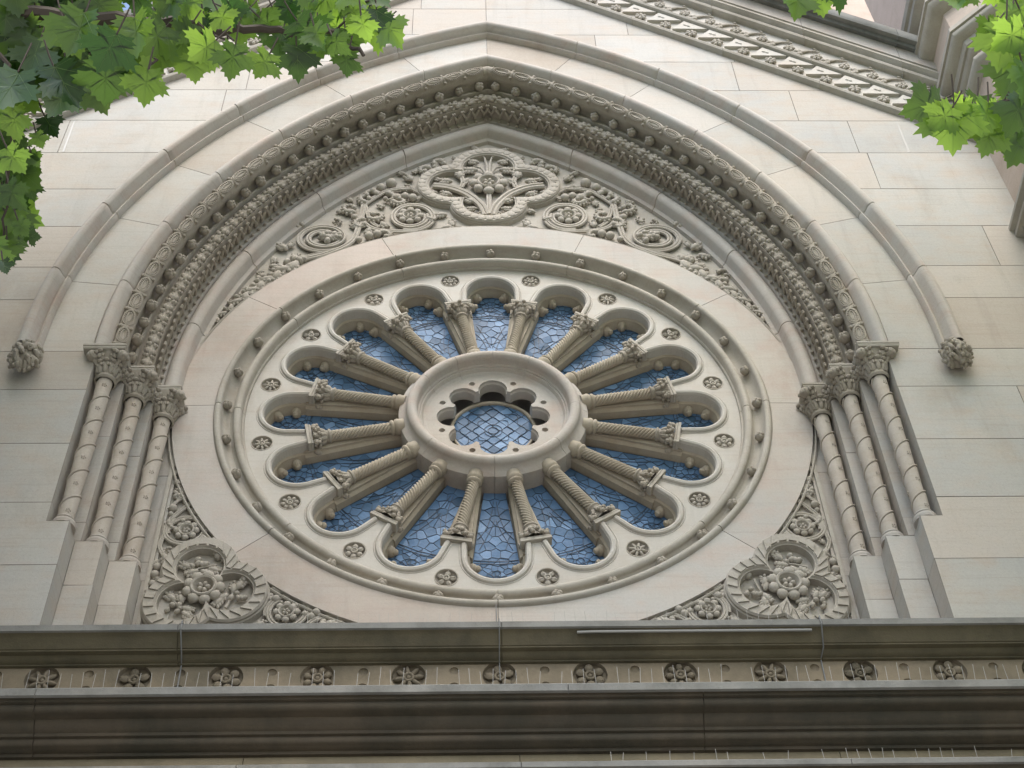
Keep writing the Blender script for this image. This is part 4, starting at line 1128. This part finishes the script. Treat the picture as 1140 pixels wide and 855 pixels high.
for side, nm in ((-1, 'left'), (1, 'right')):
    gt = thing('gable_coping', ('sloping gable edge with carved bands of triangles, mostly hidden behind tree leaves' if side < 0 else 'sloping gable edge with carved bands of triangles and flowers running down to the turret'), 'gable coping', (side*3.5, -1, 6.4))
    x1 = 6.32 if side > 0 else 8.6
    m = MB()
    def sweep(prof, mat, name, joints=True):
        b = MB(); xs = [0]
        x = .9
        jj = set()
        while x < x1-.3 and joints: xs += [x-.004, x, x+.004]; jj.add(x); x += 1.18
        xs.append(x1); rows = []
        for x in xs: rows.append([rk(side, x, n-(.012 if x in jj else 0), y+(.014 if x in jj else 0)) for n, y in prof])
        b.grid(rows); return b.build(name, mat, gt)
    sweep([(-.01, -.88)]+[(.04-.045*math.cos(R(a)), -.945-.045*math.sin(R(a))) for a in (0, 45, 90, 135, 180)]+[(.095, -.93), (.12, -.945), (.135, -.93), (.135, -.90)], MOULD, 'lower_roll')
    sweep([(.13, -.905), (.50, -.905)], PALE, 'zigzag_band', False)
    sweep([(.48, -.90)]+[(.525-.04*math.cos(R(a)), -.955-.045*math.sin(R(a))) for a in (0, 45, 90, 135, 180)]+[(.57, -.93)], MOULD, 'middle_roll')
    sweep([(.565, -.92), (.97, -.92)], PALE, 'flower_band', False)
    sweep([(.95, -.92), (.95, -.96)]+[(.995-.045*math.cos(R(a)), -.99-.045*math.sin(R(a))) for a in (0, 45, 90, 135, 180)]+[(1.05, -1.0), (1.06, -1.04)]+[(1.10-.035*math.cos(R(a)), -1.05-.04*math.sin(R(a))) for a in (0, 60, 120, 180)]+[(1.15, -1.06), (1.16, -1.09)], MOULD, 'upper_roll')
    sweep([(1.155, -1.09), (1.40, -1.10)], SMOOTH, 'fascia')
    sweep([(1.39, -1.10), (1.375, -1.15), (1.36, -1.17), (1.40, -1.20), (1.37, -1.25), (1.365, -1.28), (1.40, -1.30), (1.50, -1.30), (1.51, -1.29), (1.60, -.2), (1.2, -.2)], LEDGE, 'coping')
    # triangles, leaf sprigs (one carved pattern per band) and the flowers
    e, n_ = rake_dir(side); tri = MB()
    k = 0; u = .25
    while u < x1/RC-.1:
        o = rk(side, 0, 0, 0)
        def at(du, n, y): 
            p = Vector((0, 0, 9.2))+e*(u+du)+n_*(n); p.y = y; return p
        T = [at(-.0, .165, 0), at(.0, .465, 0), at(.385, .465, 0)]
        V = [Vector((p.x, -.955, p.z)) for p in T]+[Vector((p.x, -.90, p.z)) for p in T]
        tri.add(V, [(0, 1, 2), (0, 1, 4, 3), (1, 2, 5, 4), (2, 0, 3, 5)])
        c = at(.13, .37, -.958); c2 = at(.08, .365, -.958)
        for q_, s3 in ((c, .018), (c2, .018)): tri.blob(q_, (.03, s3, .012), rotB(math.atan2(e.z, e.x)), 7, 5)
        p = at(.27, .235, -.91)
        link('flower', fl_me, gt, Matrix.Translation(p) @ Matrix.Rotation(rnd.uniform(0, 6), 4, 'Y'))
        p = at(.30, .69, -.93); link('flower', fl_me, gt, Matrix.Translation(p) @ Matrix.Rotation(rnd.uniform(0, 6), 4, 'Y') @ Matrix.Scale(.95, 4))
        link('leaf_sprig', sprig_me[side], gt, Matrix.Translation(at(0, 0, -.94)))
        u += .43; k += 1
    tri.build('triangle_pattern', PALE, gt, smooth=True)
# ================================================================== corner turret on the right
tur = thing('corner_turret', 'octagonal pinkish stone turret with heavy stepped mouldings at the right edge', 'turret', (8, -.97, GZ))
TC = Vector((8.0, -.97, 0))
def octa(mb, prof, mi=0):
    rows = []
    for a, z in prof:
        rr = a/math.cos(pi/8)
        rows.append([(TC.x+rr*math.cos(pi/8+k*pi/4), TC.y+rr*math.sin(pi/8+k*pi/4), z) for k in range(8)])
    mb.grid(rows, False, True)
m = MB(); octa(m, [(1.55, GZ), (1.55, 1.7)]); octa(m, [(1.71, 2.25), (1.71, 5.2)]); octa(m, [(1.95, 5.6), (1.95, 12.5), (0, 12.5)]); m.build('body', PINK, tur, smooth=False)
m = MB(); octa(m, [(1.55, 1.68), (1.60, 1.70), (1.66, 1.80), (1.78, 2.02)]); m.build('leaf_band_ground', MOULD, tur)
m = MB(); q = random.Random(3)
for k in range(8):
    a = pi/8+k*pi/4; p0 = Vector((math.cos(a), math.sin(a), 0))*1.70/math.cos(pi/8); p1 = Vector((math.cos(a+pi/4), math.sin(a+pi/4), 0))*1.70/math.cos(pi/8)
    for i in range(10):
        p = TC+p0.lerp(p1, (i+.5)/10); d = (p-TC).normalized()
        m.blob(p+Vector((0, 0, 1.90)), (.09, .09, .13), None, 8, 6)
        for j in range(4): m.blob(p+d*.09+Vector((q.uniform(-.06, .06), q.uniform(-.06, .06), 1.98+q.uniform(-.16, .06))), (.05, .05, .045), None, 7, 5)
m.build('leaf_band', CARVED, tur)
m = MB(); octa(m, [(1.70, 2.0), (1.88, 2.04), (1.90, 2.06), (1.90, 2.11), (1.86, 2.13), (1.90, 2.16), (1.94, 2.18), (1.94, 2.23), (1.88, 2.26), (1.80, 2.30), (1.70, 2.44)]); m.build('lower_string', MOULD, tur)
m = MB(); octa(m, [(1.70, 4.74), (1.78, 4.78), (1.82, 4.83), (1.835, 4.88), (1.82, 4.92), (1.78, 4.95), (1.715, 4.97)]); m.build('middle_string', MOULD, tur)
m = MB(); octa(m, [(1.70, 5.12), (1.77, 5.15), (1.80, 5.20), (1.80, 5.23), (1.83, 5.235), (1.845, 5.28), (1.85, 5.33), (1.90, 5.345), (1.955, 5.38), (1.975, 5.42), (1.975, 5.46), (1.96, 5.47), (2.0, 5.48), (2.0, 5.56), (1.95, 5.62)]); m.build('cornice', MOULD, tur)
m = MB(); octa(m, [(1.94, 6.02), (2.08, 6.07), (2.13, 6.14), (2.13, 6.2), (2.16, 6.22), (2.16, 6.27), (1.9, 6.4)]); m.build('upper_string', MOULD, tur)
m = MB(); octa(m, [(1.94, 6.75), (2.05, 6.8), (2.10, 6.86), (2.10, 6.95), (2.14, 6.98), (2.16, 7.06), (2.14, 7.1), (1.9, 7.3)]); m.build('top_string', MOULD, tur)
# ================================================================== tower behind the gable
tw = thing('rear_tower', 'pale pink arcaded tower rising behind the right slope of the gable', 'tower', (6.2, 3, 5))
m = MB(); m.box(4.2, 5.75, 1.6, 6, 5, 16); m.box(5.75, 9, 2.2, 6, 5, 18); m.build('wall', PINK, tw, smooth=False)
for i, x in enumerate((4.75, 5.05, 5.35)):
    m = MB(); m.lathe([(.10, 5), (.10, 13.0), (.16, 13.2)], 14, (x, 1.52, 0)); m.build('shaft', SHAFT, tw)
m = MB()
for i in range(9): m.box(5.55, 5.75+.1*(i % 2), 1.45, 1.6, 9+.45*i, 9.4+.45*i)
m.build('quoin_pattern', SMOOTH, tw, smooth=False)

# ================================================================== trees
def leaf_shape():
    Rt = [(.08, -.05), (.20, -.06), (.40, -.15), (.37, -.04), (.52, .0), (.40, .06), (.52, .10), (.21, .17), (.42, .24), (.62, .24), (.60, .32), (.78, .38), (.66, .44), (.80, .60), (.62, .57), (.60, .68), (.48, .60), (.38, .66), (.15, .43),
          (.27, .58), (.38, .64), (.29, .72), (.33, .82), (.20, .82), (.17, .94), (.09, .93), (0, 1.08)]
    return [(0, 0)]+Rt+[(-x, y) for x, y in Rt[:-1][::-1]]
LS = leaf_shape()
def add_leaf(mb, veins, base, tip, nrm, size, q, rich=True):
    """leaf from its stalk end towards tip, facing nrm"""
    y = Vector(tip).normalized(); x = y.cross(Vector(nrm)).normalized(); z = x.cross(y)
    fold = q.uniform(-.05, .55); droop = q.uniform(-.15, .55); tw = q.uniform(-.25, .25); c = min(1, max(0, q.gauss(mb.tone, .30))); wv = q.uniform(0, 6)
    def P(u, v):
        h = fold*math.sqrt(u*u+.01)-droop*(v*v+u*u*.5)+tw*u*v+.03*math.sin(6*u+4*v+wv)
        return Vector(base)+size*(x*u+y*v+z*h)
    pts = LS if rich else LS[::4]; n = len(pts); V = [P(0, .34)]; F = []
    rings = (.38, .72, 1.) if rich else (1.,)
    for k in rings: V += [P(u*k, .34+(v-.34)*k) for u, v in pts]
    for i in range(n):
        j = (i+1) % n; F.append((0, 1+i, 1+j))
        for r_ in range(len(rings)-1): F.append((1+r_*n+i, 1+(r_+1)*n+i, 1+(r_+1)*n+j, 1+r_*n+j))
    mb.add(V, F, 0, (c, q.random(), 0))
    if rich and veins is not None:
        for tu, tv in ((0, .98), (.62, .52), (-.62, .52), (.42, -.02), (-.42, -.02), (.25, .72), (-.25, .72)):
            a = (0, .02) if abs(tu) != .25 else (0, .4)
            for off in (.0015, -.0015):
                pp = [P(a[0]+(tu-a[0])*t, a[1]+(tv-a[1])*t)+z*off*size*4 for t in (0, .33, .66, 1)]
                w_ = size*.008
                veins.add([p+x*w_*(1-.8*i/3)+y*w_*.3 for i, p in enumerate(pp)]+[p-x*w_*(1-.8*i/3)-y*w_*.3 for i, p in enumerate(pp)], [(i, i+1, 5+i, 4+i) for i in range(3)])
def ray(px, py, d):          # a point d metres from the camera in the direction of a place in the photograph
    return CAM+d*(CF+CR*((px-570)/1698.3)-CU*((py-427.5)/1698.3)).normalized()
# leaves that hang into view: (x, y, distance, length in metres, direction in degrees on the picture, tilt)
def hang(mb, vn, tw_, specs, q):
    for px, py, d, L_, ang, tilt in specs:
        base = ray(px, py, d); dr = (CR*math.cos(R(ang))-CU*math.sin(R(ang)))
        dr = (dr+CF*q.uniform(-.35, .35)).normalized()
        nr = (-CF+CR*q.uniform(-.6, .6)*tilt+CU*q.uniform(-.8, .5)*tilt).normalized()
        add_leaf(mb, vn, base, dr, nr, L_, q)
        tw_.tube([base-dr*L_*.55+Vector((0, 0, L_*.25)), base-dr*L_*.25+Vector((0, 0, .08*L_)), base], .0028, 5)
def tree(name, label, cx, cy, bpaths, specs, seed, shade_canopy, tone):
    q = random.Random(seed)
    t = thing(name, label, 'tree', (cx, cy, GZ), 'plane trees hanging leaves into the view')
    m = MB(); lean = Vector((0, 0, 0))
    tr = [(cx, cy, GZ), (cx+.05, cy, GZ+1.2), (cx-.05, cy+.05, GZ+4), (cx+.1, cy+.1, GZ+7.5), (cx, cy, GZ+12), (cx, cy, GZ+16)]
    m.tube(tr, [.34, .27, .24, .20, .14, .05], 12); m.build('trunk', BARK, t)
    bm_ = MB()
    for pts, r0_ in bpaths:
        P_ = [Vector(p) for p in pts]
        Q = []
        for i in range(len(P_)-1):
            for k in range(5):
                tt = k/5; p = P_[i].lerp(P_[i+1], tt); Q.append(p+Vector((q.uniform(-1, 1), q.uniform(-1, 1), q.uniform(-1, 1)))*.012)
        Q.append(P_[-1]); n = len(Q)
        bm_.tube(Q, [max(.004, r0_*(1-.85*i/n)) for i in range(n)], 7)
    lf, vn = MB(), MB(); lf.tone = tone
    hang(lf, vn, bm_, specs, q)
    # added unseen crown leaves above the view, placed to shade the lower facade
    for (x0, x1, y0, y1, z0, z1, N_) in shade_canopy:
        k = 0
        while k < N_:
            c = Vector((q.uniform(x0, x1), q.uniform(y0, y1), q.uniform(z0, z1)))
            if not clear(c, .9): k += 1; continue
            for j in range(14):
                p = c+Vector((q.gauss(0, .3), q.gauss(0, .3), q.gauss(0, .22)))
                if not clear(p, .35): continue
                add_leaf(lf, None, p, (q.uniform(-1, 1), q.uniform(-1, 1), q.uniform(-1.2, .2)), (q.uniform(-.6, .6), q.uniform(-.6, .6), 1), q.uniform(.16, .26), q, False)
            if k % 3 == 0: bm_.tube([c, c+Vector((q.uniform(-.3, .3), q.uniform(-.3, .3), -.1)), Vector((cx, cy, c.z-1.5)).lerp(c, .55)], [.008, .015, .03], 5)
            k += 1
    bm_.build('branch', BARK, t)
    fo = lf.build('foliage', LEAF, t, recalc=False); vn.build('leaf_vein', VEIN, fo, recalc=False)
    return t
def clear(p, mg):               # keeps crown leaves out of the picture's cone and off the facade
    d = p-CAM; f = d.dot(CF)
    if p.y > -2.6: return False
    if f <= 0: return d.length > 1.2
    u = abs(d.dot(CR))/f; v = abs(d.dot(CU))/f
    return u > (.336+mg/f) or v > (.252+mg/f)
q = random.Random(77)
SPL = []
# big leaves read off the photograph: base x, y, distance, length, direction (0 right, 90 down)
big = [(25, 25, 5.2, .30, 75), (95, 15, 5.0, .27, 100), (150, 20, 5.2, .26, 80), (60, 75, 5.0, .27, 60), (118, 70, 5.1, .27, 95), (20, 80, 5.0, .30, 100), (185, 30, 5.3, .24, 120),
       (165, 78, 5.0, .21, 95), (215, 62, 5.2, .17, 80), (240, 45, 5.1, .20, 150), (262, 50, 5.0, .21, 95), (290, 20, 5.2, .16, 40), (250, 8, 5.3, .15, 20), (300, 60, 5.1, .17, 120), (330, 52, 5.1, .20, 80), (350, 30, 5.2, .15, 60),
       (318, 25, 5.3, .13, 100), (388, 58, 5.0, .16, 98), (370, 40, 5.1, .14, 60), (402, 18, 5.1, .15, 75), (415, 8, 5.3, .13, 60), (388, 5, 5.3, .12, 110), (340, 5, 5.3, .14, 70), (268, 22, 5.2, .17, 110), (205, 12, 5.4, .16, 70), (225, 5, 5.4, .15, 110),
       (45, 45, 5.2, .25, 110), (75, 100, 5.2, .22, 110), (100, 95, 5.2, .20, 60), (50, 130, 5.2, .15, 70), (15, 120, 5.0, .20, 100), (40, 148, 5.1, .10, 60), (130, 38, 4.9, .24, 110), (70, 20, 5.0, .26, 60),
       (8, 165, 5.0, .17, 60), (25, 180, 5.1, .13, 40), (10, 205, 5.0, .17, 75), (32, 200, 5.1, .13, 80), (5, 235, 5.1, .16, 50), (20, 245, 5.1, .12, 70), (8, 268, 5.2, .14, 80), (28, 262, 5.1, .10, 20), (3, 290, 5.1, .09, 80), (15, 190, 5.2, .14, 120), (35, 170, 5.2, .10, 60), (2, 180, 5.2, .15, 70)]
for x, y, d, L_, a in big: SPL.append((x, y, d+q.uniform(-.2, .2), L_*.51, a+q.uniform(-12, 12), .8))
for i in range(190):                    # smaller leaves filling the top left corner
    x = abs(q.gauss(0, 95)); y = q.uniform(-60, 85)-x*.10
    SPL.append((x, y, q.uniform(5.3, 6.3), q.uniform(.08, .15), q.uniform(30, 150), 1.))
for i in range(60): SPL.append((q.uniform(170, 425), q.uniform(-45, 38), q.uniform(5.0, 6.0), q.uniform(.07, .13), q.uniform(20, 160), 1.))
for i in range(60): SPL.append((q.uniform(-45, 18), q.uniform(60, 285), q.uniform(5.1, 5.8), q.uniform(.09, .15), q.uniform(20, 120), 1.))
P = lambda x, y, d: ray(x, y, d)
BL = [([(-4.6, -8.9, -5.8), P(-160, -30, 5.8), P(-40, 5, 5.4), P(60, 18, 5.3), P(180, 22, 5.2), P(235, 36, 5.2), P(300, 34, 5.2), P(370, 36, 5.2), P(405, 62, 5.1)], .035),
      ([P(-40, 5, 5.4), P(5, 70, 5.2), P(15, 150, 5.1), P(5, 230, 5.2), P(-4, 300, 5.2)], .010), ([P(180, 22, 5.2), P(205, -20, 5.4), P(225, -60, 5.6)], .008), ([P(60, 18, 5.3), P(80, 70, 5.2), P(60, 120, 5.2)], .008),
      ([P(180, 22, 5.2), P(172, 60, 5.1), P(165, 80, 5.0)], .005), ([P(235, 36, 5.2), P(260, 45, 5.1)], .005), ([P(370, 36, 5.2), P(398, 12, 5.2), P(420, -20, 5.3)], .005)]
tree('plane_tree', 'green plane tree with broad lobed leaves hanging into the upper left corner', -4.6, -8.9, BL, SPL, 5, [(-10.5, -.8, -6.8, -2.8, -6, 5.8, 800), (-11, -3.2, -6.8, -2.7, -6, 3.0, 420)], .38)  # unseen leaf boxes, the second added to darken the lower left wall
SPR = []
bigr = [(1046, 112, 5.0, .15, 165), (1062, 118, 5.0, .20, 95), (1078, 122, 5.0, .13, 168), (1088, 108, 5.1, .14, 100), (1100, 115, 5.1, .15, 100), (1120, 28, 5.0, .18, 95), (1108, 26, 5.1, .10, 150), (1128, 40, 5.1, .16, 60), (1120, 95, 5.2, .16, 60),
        (1130, 130, 5.1, .16, 100), (1105, 140, 5.1, .14, 110), (1138, 70, 5.1, .16, 90), (1125, 150, 5.2, .12, 80), (1112, 120, 5.2, .13, 140), (1140, 110, 5.1, .15, 120), (1065, -14, 5.1, .12, 95), (1082, -12, 5.2, .09, 120), (1135, 10, 5.2, .16, 70), (1128, 5, 5.2, .12, 100),
        (888, -8, 5.2, .13, 100), (912, -14, 5.2, .13, 80), (930, -20, 5.2, .12, 70), (900, -22, 5.3, .12, 90), (1078, 128, 5.0, .10, 60), (1138, 30, 5.1, .15, 150), (1060, 120, 5.0, .13, 130)]
for x, y, d, L_, a in bigr: SPR.append((x, y, d+q.uniform(-.15, .15), L_*.72, a+q.uniform(-10, 10), .7))
for i in range(22): SPR.append((1140+abs(q.gauss(0, 40))-25, q.uniform(-40, 150), q.uniform(5.1, 5.9), q.uniform(.08, .14), q.uniform(30, 170), 1.))
BR = [([(4.8, -8.7, -5.6), P(1290, 60, 5.8), P(1190, 105, 5.3), P(1130, 118, 5.1), P(1090, 122, 5.1), P(1062, 112, 5.0)], .03), ([P(1190, 105, 5.3), P(1150, 60, 5.2), P(1122, 28, 5.1)], .008),
      ([P(1290, 60, 5.8), P(1180, -60, 5.6), P(1060, -40, 5.4), P(900, -25, 5.3)], .010), ([P(1130, 118, 5.1), P(1125, 145, 5.1)], .005)]
tree('plane_tree', 'bright green plane tree with sunlit lobed leaves hanging into the upper right corner', 4.8, -8.7, BR, SPR, 6, [(.2, 9.5, -6.8, -3.0, -6, 5.2, 520)], .74)
